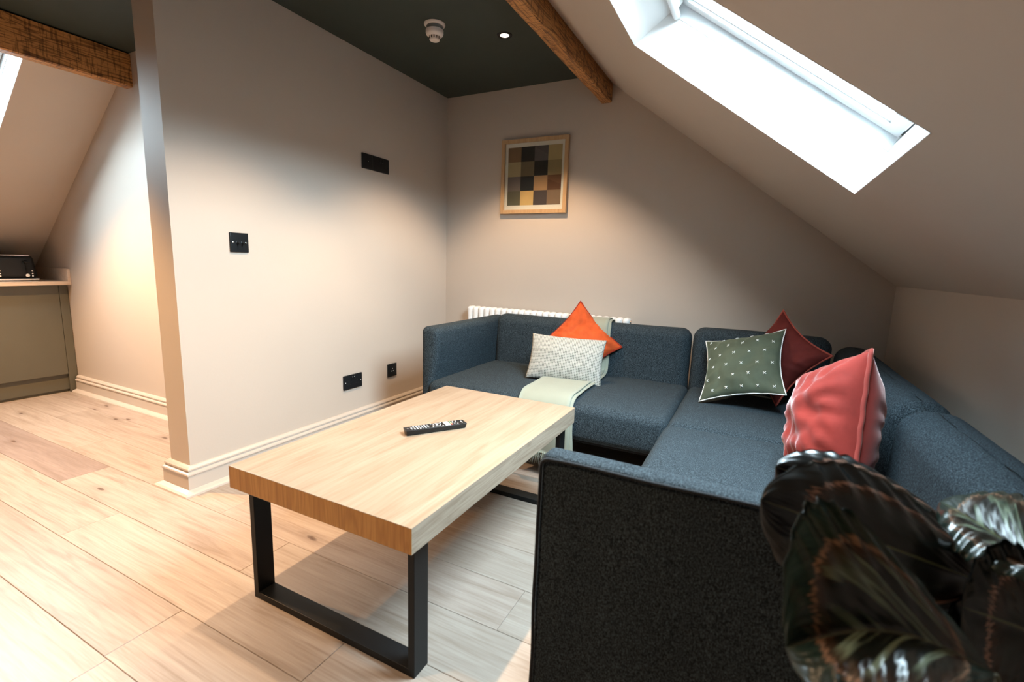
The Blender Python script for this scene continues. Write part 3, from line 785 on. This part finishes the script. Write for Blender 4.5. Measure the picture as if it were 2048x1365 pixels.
# ------------------------------------------------------------------ sofa
ZS = 0.387; ZU = 0.205
def nz(p, s, seed=0): return noise.noise(Vector((p[0]*s+seed, p[1]*s+seed*.7, p[2]*s-seed)))
def sofa():
    o = root('sectional_sofa', (1.8, -0.9, 0.0), 'dark slate blue fabric corner sofa with rounded arms and separate seat cushions', 'sofa')
    org = parent_world(o)
    def seat(x0, x1, y0, y1, seed, crown=0.010):
        cx, cy = (x0+x1)/2, (y0+y1)/2
        def df(v):
            u = (v.x-cx)/((x1-x0)/2); w = (v.y-cy)/((y1-y0)/2)
            k = max(0, 1-u**4)*max(0, 1-w**4)
            if v.z > (ZS+ZU)/2: v.z += crown*(k-0.6) + 0.003*nz(v, 5, seed)
            side = max(0.0, 1-abs((v.z-(ZS+ZU)/2)/((ZS-ZU)/2))**2)
            v.x += 0.006*side*(1 if u > .9 else (-1 if u < -.9 else 0)); v.y += 0.006*side*(1 if w > .9 else (-1 if w < -.9 else 0))
            return v
        V, Fc = rbox(cx, cy, (ZS+ZU)/2, x1-x0, y1-y0, ZS-ZU, 0.036, 5, (16, 12, 3), df)
        return mesh_obj('seat_cushion', V, Fc, MAT['sofa'], o, org)
    seat(0.560, 1.812, -0.965, -0.235, 1.0); seat(1.818, 2.485, -0.992, -0.235, 2.0); seat(1.812, 2.485, -2.098, -0.998, 3.0)
    def soft(name, x0, x1, y0, y1, z0, z1, r, seed, lean=None, amp=0.004, mid=(14, 6, 8)):
        cx, cy, cz = (x0+x1)/2, (y0+y1)/2, (z0+z1)/2
        def df(v):
            h = (v.z-z0)/(z1-z0)
            if lean: v = lean(v, h)
            k = amp*nz(v, 4.0, seed)
            v.x += k; v.y += k*0.7; v.z += 0.006*noise.noise(Vector((v.x*2+seed, v.y*2, 0)))*h
            return v
        V, Fc = rbox(cx, cy, cz, x1-x0, y1-y0, z1-z0, r, 6, mid, df)
        return mesh_obj(name, V, Fc, MAT['sofa'], o, org)
    # backs along the wall: inner face leans back a little at the top, top edge plump
    def leanY(v, h):
        if v.y < -0.19: v.y += 0.020*max(0, h-.35)
        return v
    def leanX(v, h):
        if v.x > 2.55: v.x -= 0.0
        else: v.x += 0.02*max(0, h-.35)
        return v
    soft('backrest', 0.572, 1.803, -0.272, -0.120, 0.215, 0.692, 0.058, 11, leanY)
    soft('backrest', 1.813, 2.462, -0.272, -0.120, 0.215, 0.706, 0.058, 12, leanY)
    soft('backrest', 2.468, 2.640, -1.335, -0.120, 0.215, 0.668, 0.066, 13, leanX, mid=(6, 14, 8))
    soft('backrest', 2.468, 2.640, -2.090, -1.352, 0.215, 0.668, 0.066, 14, leanX, mid=(6, 10, 8))
    # low backs: plain upholstered boards behind and under the loose backs
    def armL(v, h):
        # plump top leaning over the seat, thinner below
        if v.x > 0.555: v.x += 0.034*max(0.0, min(1.0, (h-.45)/.4))*max(0.0, min(1.0, (-v.y-.12)/.3)) - 0.010
        return v
    soft('arm', 0.497, 0.585, -0.955, -0.120, 0.055, 0.674, 0.036, 21, armL, mid=(5, 12, 10))
    # near arm: flat outer panel towards the camera, rolled inner side
    def armN(v, h):
        if v.y > -2.165:
            v.y += 0.012*max(0.0, min(1.0, (h-.45)/.45))-.008
            if v.z > 0.60: v.z -= 12.0*max(0.0, v.y+2.165)**2*(v.z-.60)/.057
        else:
            k = min(1, max(0, (v.x-1.757)/0.03))
            v.y += (0.006*noise.noise(Vector((v.x*9, v.z*2.2, 3.3)))+0.010*noise.noise(Vector((v.x*16, v.z*1.6, 7.3)))*math.exp(-((v.x-1.83)/.06)**2))*k*max(0.0, min(1, (0.65-v.z)/.08))
            v.x += 0.006*noise.noise(Vector((v.z*7, 1.7, 0)))*(1-k)
        return v
    soft('arm', 1.757, 2.655, -2.203, -2.100, 0.055, 0.657, 0.014, 22, armN, amp=0.0, mid=(34, 8, 22))
    # piping round the outer panel of the near arm
    pts = []
    def wob(x, z): return Vector((x+0.006*noise.noise(Vector((z*7, 1.7, 0))), -2.2035, z))
    for i in range(22): pts.append(wob(1.7585, 0.06+i*(0.575)/21))
    for i in range(1, 7):
        t = PI/2*i/6; pts.append(wob(1.7585+0.018-0.018*math.cos(t), 0.635+0.018*math.sin(t)))
    for i in range(1, 24): pts.append(Vector((1.7765+i*0.86/23, -2.2030, 0.6535+0.001*math.sin(i*.9))))
    MB().tube(pts, 0.0036, 8).build('piping', MAT['sofapipe'], o, org)
    # frame under the seats
    fb = MB().box(0.60, 2.60, -0.90, -0.20, 0.180, 0.206).box(1.87, 2.60, -2.09, -0.90, 0.180, 0.206)
    fb.build('base_frame', MAT['sofaunder'], o, org, smooth=False)
    for (x, y) in ((0.66, -0.86), (1.76, -0.86), (0.66, -0.24), (1.9, -2.0), (1.9, -1.05), (2.56, -2.0), (2.56, -0.24), (1.76, -.24), (2.56, -1.05)):
        MB().tube([(x, y, 0.0), (x, y, 0.182)], [0.014, 0.018], 12).build('leg', MAT['blacksteel'], o, org, auto=40)
sofa()

# ------------------------------------------------------------------ coffee table
def coffee_table():
    x0, y0, W_, L_, zt, th = 0.8119, -2.2321, 0.6541, 1.0782, 0.4306, 0.0664
    o = root('coffee_table', (x0+W_/2, y0+L_/2, 0), 'oak coffee table with a thick top on two black steel loop legs', 'table')
    org = parent_world(o)
    V, Fc = rbox(x0+W_/2, y0+L_/2, zt-th/2, W_, L_, th, 0.0014, 1, 1)
    fm = []
    for q in Fc:
        c = sum((Vector(V[i]) for i in q), Vector())/len(q)
        if abs(c.z-zt) < 0.002 or abs(c.z-zt+th) < 0.002: fm.append(0)
        elif abs(c.y-y0) < 0.002 or abs(c.y-y0-L_) < .002: fm.append(2)
        else: fm.append(1)
    mesh_obj('tabletop', V, Fc, [MAT['table'], MAT['tableside'], MAT['tableend_bounce']], o, org, smooth=False, fmats=fm)
    xa, xb = x0+.0237, x0+W_-.0237; wl = 0.055; t = 0.020; zb = zt-th
    for ya in (y0+.0396, y0+L_-.0396-wl):
        A = [(xa, 0.0), (xb, 0.0), (xb, zb), (xa, zb)]; B = [(xa+t, t), (xb-t, t), (xb-t, zb-t), (xa+t, zb-t)]
        V = []; 
        bevel = 0.0015
        for yy in (ya, ya+wl):
            for p in A: V.append((p[0], yy, p[1]))
            for p in B: V.append((p[0], yy, p[1]))
        Fc = []
        for i in range(4):
            j = (i+1) % 4
            Fc += [(i, j, j+4, i+4), (8+i, 12+i, 12+j, 8+j), (i, 8+i, 8+j, j), (4+i, 4+j, 12+j, 12+i)]
        lg = mesh_obj('leg', V, Fc, MAT['blacksteel'], o, org, smooth=False)
        bv = lg.modifiers.new('edge', 'BEVEL'); bv.width = 0.0015; bv.segments = 2
coffee_table()

# ------------------------------------------------------------------ remote control
def remote():
    z = 0.4306; c = Vector((1.1375, -1.690, z)); ang = math.atan2(0.185, 0.128)
    L_, W_, H_ = 0.222, 0.046, 0.020
    o = root('remote_control', c, 'long black television remote control with white and coloured keys on the coffee table', 'remote control')
    R = Matrix.Rotation(ang, 4, 'Z')
    def place(V): return [R @ Vector(v)+c for v in V]
    def df(v):
        k = (H_-v.z)/H_
        if True: v.y *= 1-0.30*k; v.x *= 1-0.035*k
        return v
    V, Fc = rbox(0, 0, H_/2, L_, W_, H_, 0.0025, 2, 1, df)
    mesh_obj('body', place(V), Fc, MAT['blackplastic'], o, c, auto=40)
    def key(nm, x, y, sx_, sy_, m, h=0.0016):
        V, Fc = rbox(x, y, H_+h/2-.0004, sx_, sy_, h+.0008, min(0.0007, sx_*.4), 1, 1); mesh_obj(nm, place(V), Fc, m, o, c, auto=40)
    dk = plain('rubber_key', (0.20, 0.20, 0.20), 0.5)
    # number pad and menu keys, near (left) end first
    for i in range(7):
        for j in range(3): key('button', -0.088+i*0.0098, (j-1)*0.0115, 0.0058, 0.0068, MAT['grey_print'] if (i+j) % 2 or i in (2, 5) else dk)
    key('button', -0.101, 0, 0.005, 0.006, dk)
    V, Fc = tube([(0.004+0.0135*math.cos(t*PI/12), 0.0135*math.sin(t*PI/12), H_+.0004) for t in range(24)], 0.0011, 6, closed=True)
    mesh_obj('direction_ring', place(V), Fc, MAT['grey_print'], o, c)
    key('button', 0.004, 0, 0.008, 0.008, MAT['grey_print'])
    for (a, b) in ((-.014, .016), (-.014, -.016), (.022, .016), (.022, -.016)): key('button', a, b, .005, .006, MAT['grey_print'])
    wk = plain('white_key', (0.85, 0.84, 0.86), 0.4)
    for i in range(2):
        for j in range(3): key('button', 0.036+i*0.010, (j-1)*0.0132, 0.0088, 0.0122, wk)
    for j, cc in enumerate(((0.75, 0.12, 0.08), (0.7, 0.62, 0.30), (0.12, 0.40, 0.22))): key('button', 0.0565, (j-1)*0.0125, 0.0052, 0.0085, plain('coloured_key', cc, 0.4))
    for (a, b) in ((.067, .012), (.067, -.012), (.072, 0), (.079, .012), (.079, -.012), (.064, 0)): key('button', a, b, .0042, .0048, MAT['grey_print'])
    key('maker_mark', 0.098, 0, 0.004, 0.020, MAT['grey_print'], 0.0003)
remote()

# ------------------------------------------------------------------ cushions
def cushion(name, C, th, mat, label, pipe=None, pipe_r=0.0045, pinch=0.07, n=40, wr=1.0, seed=0.0, group=None, power=2.3, front=None, crease=None, pipe_label=None):
    """C: four corners (TL, TR, BR, BL) in space; th: full thickness at the middle"""
    TL, TR, BR, BL = [Vector(c) for c in C]
    cen = (TL+TR+BR+BL)/4
    o = root(name, (cen.x, cen.y, min(c.z for c in (TL, TR, BR, BL))), label, 'cushion', group)
    org = parent_world(o)
    def bil(u, v):
        a, b = (u+1)/2, (v+1)/2
        return BL*(1-a)*(1-b)+BR*a*(1-b)+TR*a*b+TL*(1-a)*b
    def warp(u, v):
        # sides bow inwards between the corners
        uu = u*(1-pinch*(1-v*v)*abs(u)**3) ; vv = v*(1-pinch*(1-u*u)*abs(v)**3)
        return uu, vv
    nrm = ((TR-BL).cross(TL-BR)).normalized()
    V = []; UV = []; Fc = []
    def rip(u, v):
        e = max(abs(u), abs(v)); a = math.atan2(v, u)
        return wr*(0.0045*math.sin(a*19+seed*3+3*noise.noise(Vector((u*2, v*2, seed))))*max(0, e-.45)*1.6*max(0.0, (1-e))*3.2
                   + 0.011*noise.noise(Vector((u*1.9+seed, v*2.1, seed)))*(1-e**3) + 0.006*noise.noise(Vector((u*5+seed, v*4.4, seed*2)))*(1-e**4))
    for side in (1, -1):
        for i in range(n+1):
            for j in range(n+1):
                u = math.sin((-1+2*i/n)*PI/2)*.35+(-1+2*i/n)*.65; v = math.sin((-1+2*j/n)*PI/2)*.35+(-1+2*j/n)*.65
                uu, vv = warp(u, v)
                prof = max(0, (1-abs(u)**power))**0.62 * max(0, (1-abs(v)**power))**0.62
                h = th/2*prof
                edge = (i in (0, n) or j in (0, n))
                d = 0 if edge else h+rip(u, v)*(1 if side == 1 else .7)
                if crease and not edge: d += crease(u, v)
                p = bil(uu, vv)+nrm*(side*d)
                V.append(p); UV.append(((u+1)/2, (v+1)/2))
    K = (n+1)*(n+1)
    for s in (0, 1):
        for i in range(n):
            for j in range(n):
                a = s*K+i*(n+1)+j; q = (a, a+(n+1), a+(n+1)+1, a+1); Fc.append(q if s == 0 else tuple(reversed(q)))
    # weld the rim by index
    remap = list(range(2*K))
    for i in range(n+1):
        for j in range(n+1):
            if i in (0, n) or j in (0, n): remap[K+i*(n+1)+j] = i*(n+1)+j
    Fc = [tuple(remap[k] for k in q) for q in Fc]
    used = sorted(set(k for q in Fc for k in q)); mp = {k: i for i, k in enumerate(used)}
    V2 = [V[k] for k in used]; UV2 = [UV[k] for k in used]; Fc = [tuple(mp[k] for k in q) for q in Fc]
    mesh_obj('cover', V2, Fc, mat, o, org, uvs=UV2)
    if pipe:
        pts = []
        m = 26
        for (a, b) in (((-1, -1), (1, -1)), ((1, -1), (1, 1)), ((1, 1), (-1, 1)), ((-1, 1), (-1, -1))):
            for k in range(m):
                t = k/m; u = a[0]+(b[0]-a[0])*t; v = a[1]+(b[1]-a[1])*t
                uu, vv = warp(u, v); q = bil(uu, vv)
                q = q + nrm*0.0012*math.sin(k*1.3+seed)*min(1, t*4, (1-t)*4)
                pts.append(q)
        MB().tube(pts, pipe_r, 8, closed=True).build('piping', pipe, o, org)
    return o, bil, warp, nrm, th, power, org

def rot3(a, b, c):
    return Matrix.Rotation(a, 3, 'Z') @ Matrix.Rotation(b, 3, 'X') @ Matrix.Rotation(c, 3, 'Z')
def corners(v, w, h):
    Mx = rot3(*v[3:6]); c = Vector(v[:3])
    return [Mx @ Vector(q)+c for q in ((-w/2, h/2, 0), (w/2, h/2, 0), (w/2, -h/2, 0), (-w/2, -h/2, 0))]

# orange diamond
cushion('velvet_cushion', corners((1.202, -0.286, 0.5982, 0.9323, 0.8443, 0.4304), .40, .40) if False else
        [(0.985, -0.420, 0.560), (1.137, -0.190, 0.806), (1.432, -0.270, 0.560), (1.260, -0.470, 0.402)], 0.12, MAT['orange'],
        'bright orange velvet cushion standing on one corner behind the patterned one', MAT['orange_pipe'], pipe_r=0.0055, pinch=0.11, wr=1.9, seed=1.3,
        crease=lambda u, v: -0.016*math.exp(-((u-.15)**2/.10+(v-.35)**2/.006)))
# black and white lumbar
cushion('patterned_cushion', corners((1.1964, -0.565, 0.5104, 0.1861, 1.1259, -0.0279), .42, .26), 0.10, MAT['waffle'],
        'small oblong black and white basket-weave cushion leaning on the orange one', None, pinch=0.05, seed=2.1, wr=0.6)
# rust one in the corner
cushion('velvet_cushion', corners((2.2317, -0.401, 0.6154, -0.6269, 1.3018, 1.0035), .335, .335), 0.12, MAT['rust'],
        'dark rust red velvet cushion in the sofa corner behind the green one', MAT['rust_pipe'], pinch=0.17, seed=3.7, wr=1.5)
# green with embroidered crosses
g = cushion('embroidered_cushion', corners((2.0738, -0.5223, 0.5764, -0.4768, 0.8266, 0.3843), .375, .375), 0.12, MAT['green'],
        'grey green velvet cushion with small white crosses and white cord edge', MAT['whitecord'], pipe_r=0.0028, pinch=0.13, seed=4.9, wr=1.3)
def crosses(g):
    o, bil, warp, nrm, th, power, org = g
    k = 0
    body = o.children[0]
    bpy.context.view_layer.update()
    for r in range(6):
        for c in range(6):
            u = -0.83+0.36*c+(0.18 if r % 2 else 0); v = 0.86-0.335*r
            if abs(u) > .92 or abs(v) > .92: continue
            uu, vv = warp(u, v); p = bil(uu, vv)
            # drop onto the cover along its normal
            hit, loc, nn, idx = body.ray_cast(p+nrm*0.2-org, -nrm)
            if not hit: continue
            loc = loc+org
            t1 = (bil(uu+.05, vv)-bil(uu-.05, vv)); t1 = (t1-nn*t1.dot(nn)).normalized(); t2 = nn.cross(t1)
            mb = MB()
            for s in (1, -1):
                d = (t1+t2*s).normalized()*0.0080; q = nn*0.0012
                mb.tube([loc+q-d, loc+q*1.6, loc+q+d], 0.0015, 6)
            mb.build('stitched_cross', MAT['whitecord'], o, org)
crosses(g)
# coral one seen nearly edge on
cushion('velvet_cushion', [(2.300, -1.130, 0.660), (2.391, -1.440, 0.823), (2.374, -1.575, 0.470), (2.262, -1.380, 0.405)], 0.205, MAT['pink'],
        'coral pink velvet cushion seen edge-on against the right-hand sofa back', MAT['pink_pipe'], pipe_r=0.0062, pinch=0.03, seed=6.2, wr=1.9, power=3.2)

# ------------------------------------------------------------------ throw
def throw():
    o = root('folded_throw', (1.22, -0.6, 0.39), 'folded sage green throw with fringed end draped over sofa back, seat and front', 'throw')
    org = parent_world(o)
    path = [(-0.118, 0.56), (-0.112, 0.64), (-0.122, 0.686), (-0.150, 0.701), (-0.205, 0.702), (-0.245, 0.690), (-0.264, 0.655), (-0.272, 0.58), (-0.285, 0.48),
            (-0.315, 0.415), (-0.37, 0.400), (-0.50, 0.398), (-0.65, 0.400), (-0.80, 0.400), (-0.90, 0.3985), (-0.945, 0.390), (-0.972, 0.366), (-0.980, 0.33), (-0.981, 0.26), (-0.980, 0.20), (-0.976, 0.125)]
    # resample
    P = [Vector((0, a, b)) for a, b in path]
    pts = []
    for i in range(len(P)-1):
        for k in range(4): pts.append(P[i].lerp(P[i+1], k/4))
    pts.append(P[-1])
    for _ in range(2):
        q = pts[:]
        for i in range(1, len(pts)-1): q[i] = (pts[i-1]+pts[i]*2+pts[i+1])/4
        pts = q
    tot = len(pts)
    def strip(name, xoff, wscale, lift, seed, mat=MAT['throw']):
        nx = 12; V = []; Fc = []
        for lay in (0, 1):
            for i, p in enumerate(pts):
                t = i/(tot-1)
                a = pts[max(0, i-1)]; b = pts[min(tot-1, i+1)]; d = (b-a).normalized(); nn = Vector((0, d.z, -d.y))*-1
                if nn.z < 0 and abs(nn.z) > .3: nn = -nn
                # outward normal: up on top, towards the room on faces
                nn = Vector((0, d.z, -d.y))
                xl = 1.058+0.075*t+xoff; ww = 0.270*wscale
                for j in range(nx+1):
                    s = j/nx
                    x = xl+ww*s
                    wv = 0.0035*noise.noise(Vector((x*12, i*.12, seed)))+(0.006*math.sin(x*42+seed)*max(0, t-.8)*4)
                    q = p+nn*(lift+wv+(0.0035 if lay == 0 else 0)); V.append((x+0.004*noise.noise(Vector((i*.2, seed, 0))), q.y, q.z))
        K = tot*(nx+1)
        for lay in (0, 1):
            for i in range(tot-1):
                for j in range(nx):
                    a = lay*K+i*(nx+1)+j; f_ = (a, a+1, a+nx+2, a+nx+1); Fc.append(f_ if lay else tuple(reversed(f_)))
        for i in range(tot-1):
            for j in (0, nx):
                a = i*(nx+1)+j; Fc.append((a, a+nx+1, K+a+nx+1, K+a))
        for i in (0, tot-1):
            for j in range(nx):
                a = i*(nx+1)+j; Fc.append((a, a+1, K+a+1, K+a))
        return mesh_obj(name, V, Fc, mat, o, org)
    strip('lower_layer', 0.012, 0.985, 0.004, 5.0)
    strip('upper_layer', 0.0, 0.97, 0.012, 9.0)
    mb = MB()
    r = random.Random(3)
    for k in range(70):
        x = 1.136+0.262*k/69+r.uniform(-.002, .002); z = 0.13; y = -0.985+r.uniform(-.008, .006)
        p = [Vector((x, y, z)), Vector((x+r.uniform(-.005, .005), y+r.uniform(-.008, .008), z-.03)), Vector((x+r.uniform(-.012, .012), y+r.uniform(-.014, .014), z-.055-r.uniform(0, .015)))]
        mb.tube(p, [0.0016, 0.0014, 0.0009], 4)
    tag(mb.build('fringe', MAT['throw'], o, org), kind='stuff')
throw()

# ------------------------------------------------------------------ kitchen corner
def kitchen():
    xf = -2.268; zt = 0.800
    c = root('base_cabinet', (xf, -1.9, 0), 'olive grey kitchen base cabinet with plain doors under the pale worktop', 'cabinet')
    org = parent_world(c)
    MB().box(-2.79, xf-.020, -2.75, YK-.003, 0.02, 0.774).build('carcass', MAT['cabinet'], c, org, smooth=False)
    MB().box(xf-.020, xf, -1.462, YK-.003, 0.0, 0.774, bev=0.001).build('filler_panel', MAT['cabinet'], c, org, smooth=False)
    for i in range(2):
        y1 = -1.4645-0.6*i; MB().box(xf-.019, xf+.0005, y1-.597, y1, 0.134, 0.7735, bev=0.0012).build('door', MAT['cabinet'], c, org, smooth=False)
    MB().box(xf-.045, xf-.030, -2.75, -1.463, 0.0, 0.14).build('plinth', MAT['cabinet'], c, org, smooth=False)
    wt = MB().box(-2.79, -2.208, -2.76, YK-.001, 0.776, zt, bev=0.0015).build('worktop', MAT['worktop'], smooth=False)
    tag(wt, 'pale wood kitchen worktop on the olive cabinets', 'worktop')
    up = MB().box(-2.72, -2.209, YK-.018, YK-.001, zt, 0.888, bev=0.001).build('upstand', MAT['worktop'], smooth=False)
    tag(up, 'low pale wood upstand at the wall end of the worktop', 'upstand')
    # toaster
    x1 = -2.350; x0 = -2.620; y0, y1 = -1.868, -1.532; z0 = zt
    t = root('toaster', ((x0+x1)/2, (y0+y1)/2, z0), 'black four-slice toaster with chrome base on the kitchen worktop', 'toaster')
    org = parent_world(t)
    def df(v):
        k = (v.z-z0)/0.185; cx, cy = (x0+x1)/2, (y0+y1)/2
        v.x = cx+(v.x-cx)*(1-.09*k); v.y = cy+(v.y-cy)*(1-.10*k*k); return v
    V, Fc = rbox((x0+x1)/2, (y0+y1)/2, z0+.094, x1-x0, y1-y0, 0.158, 0.022, 4, 3, df); mesh_obj('body', V, Fc, MAT['black'], t, org)
    MB().box(x0+.002, x1+.003, y0-.003, y1+.003, z0+.004, z0+.018, bev=0.003).build('base_trim', MAT['chrome'], t, org, smooth=False)
    MB().box(x0+.03, x1-.022, y0+.03, y1-.03, z0+.169, z0+.1755, bev=0.002).build('top_trim', MAT['chrome'], t, org, smooth=False)
    for yy in (-1.78, -1.62):
        for dx in (-.055, .03):
            MB().box((x0+x1)/2+dx-.012, (x0+x1)/2+dx+.012, yy-.065, yy+.065, z0+.1752, z0+.1762).build('bread_slot', MAT['dark'], t, org, smooth=False)
        MB().box(x1-.009, x1-.001, yy+.027, yy+.036, z0+.035, z0+.140, bev=0.001).build('lever_slot', MAT['dark'], t, org, smooth=False)
        MB().box(x1-.012, x1+.016, yy+.018, yy+.045, z0+.122, z0+.134, bev=0.003).build('lever', MAT['black'], t, org, smooth=False)
        V, Fc = tube([(x1-.006, yy+.031, z0+.038), (x1+.007, yy+.031, z0+.038), (x1+.0075, yy+.031, z0+.038)], [0.012, 0.011, 0.004], 16); mesh_obj('dial', V, Fc, MAT['chrome'], t, org, auto=40)
        for k in range(3):
            V, Fc = tube([(x1-.012, yy+.058, z0+.034+k*.017), (x1+.001-k*.001, yy+.058, z0+.034+k*.017)], 0.0045, 10); mesh_obj('button', V, Fc, MAT['chrome'], t, org, auto=40)
    for (a, b) in ((x0+.03, y0+.03), (x1-.03, y0+.03), (x0+.03, y1-.03), (x1-.03, y1-.03)):
        MB().tube([(a, b, z0), (a, b, z0+.006)], 0.01, 10).build('foot', MAT['blackplastic'], t, org, auto=40)
kitchen()

# ------------------------------------------------------------------ plant in the foreground
CAM = Vector((2.0979, -3.0146, 1.0228))
def ray(px, py):
    yaw, pit, rol = 0.4677, -0.161, 0.032
    F = Vector((-math.sin(yaw)*math.cos(pit), math.cos(yaw)*math.cos(pit), math.sin(pit)))
    r = Vector((math.cos(yaw), math.sin(yaw), 0)); u = r.cross(F)
    R = r*math.cos(rol)+u*math.sin(rol); U = -r*math.sin(rol)+u*math.cos(rol)
    return F+R*(px-1024)/954.3-U*(py-682.5)/954.3
def at(px, py, t): return CAM+ray(px, py)*t
def plant():
    base = Vector((2.42, -2.50, 0.0))
    o = root('potted_plant', base, 'leafy houseplant with large dark green and pink-lined leaves in front of the near sofa arm', 'plant')
    V, Fc = lathe(base.x, base.y, [(0.085, 0.0), (0.09, 0.01), (0.112, 0.20), (0.118, 0.21), (0.118, 0.225), (0.106, 0.225), (0.104, 0.195)], 40)
    Fc = Fc[:-1]
    mesh_obj('pot', V, Fc, MAT['pot'], o, base, auto=40)
    V, Fc = lathe(base.x, base.y, [(0.1045, 0.188), (0.1045, 0.197), (0.05, 0.202), (0.01, 0.203)], 30); mesh_obj('soil', V, Fc, MAT['soil'], o, base)
    def leaf(B, T, up, dn, bend=0.02, ripple=0.006, seed=1.0, nrib=9, arch=0.0, top='leaf'):
        """B base, T tip, up / dn: vectors from the midrib to the widest points of both halves"""
        B, T, up, dn = Vector(B), Vector(T), Vector(up), Vector(dn)
        ax = T-B; nrm = ax.cross(up).normalized()
        if nrm.dot(CAM-(B+T)/2) < 0: nrm = -nrm
        ns, nt_ = 72, 14; V = []; UV = []
        for i in range(ns+1):
            s = i/ns; wv = max(0.0, math.sin(PI*min(1, s**1.25)))**0.56
            for j in range(-nt_, nt_+1):
                t = abs(j)/nt_; d = up if j > 0 else dn
                nn = ax.cross(d).normalized()
                if nn.dot(nrm) < 0: nn = -nn
                rim = 1+0.022*math.sin(s*nrib*2*PI*1.35+seed*2)*t**3
                lean = 0.22*t*wv
                p = B+ax*(s+lean*(1-s))+nrm*(bend*math.sin(PI*s))+up.normalized()*(arch*math.sin(PI*s))+d*(t*wv*rim)
                p += nn*(ripple*math.sin(s*nrib*2*PI-t*3.0+seed)*t**1.3*wv + 0.016*t*(1-t)*4*wv*.8)
                V.append(p); UV.append((s, (j/nt_+1)/2))
        K = len(V); w_ = 2*nt_+1
        V += [p-nrm*0.0012 for p in V]; UV += UV
        Fc = []; fm = []
        for lay in (0, 1):
            for i in range(ns):
                for j in range(w_-1):
                    a = lay*K+i*w_+j; q = (a, a+1, a+w_+1, a+w_); Fc.append(q if lay == 0 else tuple(reversed(q))); fm.append(lay)
        for i in range(ns):
            for j in (0, w_-1):
                a = i*w_+j; Fc.append((a, a+w_, K+a+w_, K+a)); fm.append(0)
        lf = mesh_obj('leaf', V, Fc, [MAT[top], MAT['leafback']], o, base, uvs=UV, fmats=fm)
        # stem down to the pot
        mid = (B+base)/2+Vector((0.05, -.02, .08)); pts = []
        end = base+Vector((rnd.uniform(-.03, .03), rnd.uniform(-.03, .03), 0.198))
        for k in range(13):
            t = k/12; pts.append(B*(1-t)**2+mid*2*t*(1-t)+end*t*t)
        MB().tube(pts, [0.0028+.0015*k/12 for k in range(13)], 8).build('stem', MAT['stem'], o, base)
        return lf
    # big pale-veined leaf nearest the camera
    B = at(1990, 1350, .44); T = at(1572, 1296, .445); m = B.lerp(T, .6)
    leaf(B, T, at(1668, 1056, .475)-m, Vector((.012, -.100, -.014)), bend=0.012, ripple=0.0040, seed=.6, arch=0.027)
    # dark one behind it
    B = at(2040, 1195, .60); T = at(1522, 1000, .55); m = B.lerp(T, .6)
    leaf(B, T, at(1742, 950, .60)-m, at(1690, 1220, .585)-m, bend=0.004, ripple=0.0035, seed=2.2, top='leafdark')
    # the farthest of the three
    B = at(1960, 1090, .69); T = at(1552, 934, .64); m = B.lerp(T, .6)
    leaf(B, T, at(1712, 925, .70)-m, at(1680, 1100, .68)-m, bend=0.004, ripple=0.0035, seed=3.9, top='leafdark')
    # pale ones lit from above at the right
    T = at(1880, 1003, .70); B = at(2160, 1190, .49); m = B.lerp(T, .6)
    leaf(B, T, at(2075, 1012, .66)-m, at(1930, 1125, .56)-m, bend=0.004, ripple=0.0030, seed=5.1)
    T = at(1992, 1015, .78); B = at(2330, 1160, .60); m = B.lerp(T, .6)
    leaf(B, T, at(2180, 1000, .74)-m, at(2080, 1140, .64)-m, bend=0.004, ripple=0.0030, seed=6.3)
    # dark leaves at the lower right, their undersides turned this way
    B = at(2380, 1420, .50); T = at(1925, 1215, .55); m = B.lerp(T, .6)
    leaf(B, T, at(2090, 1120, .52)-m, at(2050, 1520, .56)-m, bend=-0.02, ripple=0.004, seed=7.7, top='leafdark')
    B = at(2220, 1480, .53); T = at(1850, 1320, .56); m = B.lerp(T, .6)
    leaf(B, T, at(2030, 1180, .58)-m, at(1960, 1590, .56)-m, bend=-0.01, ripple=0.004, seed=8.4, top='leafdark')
plant()
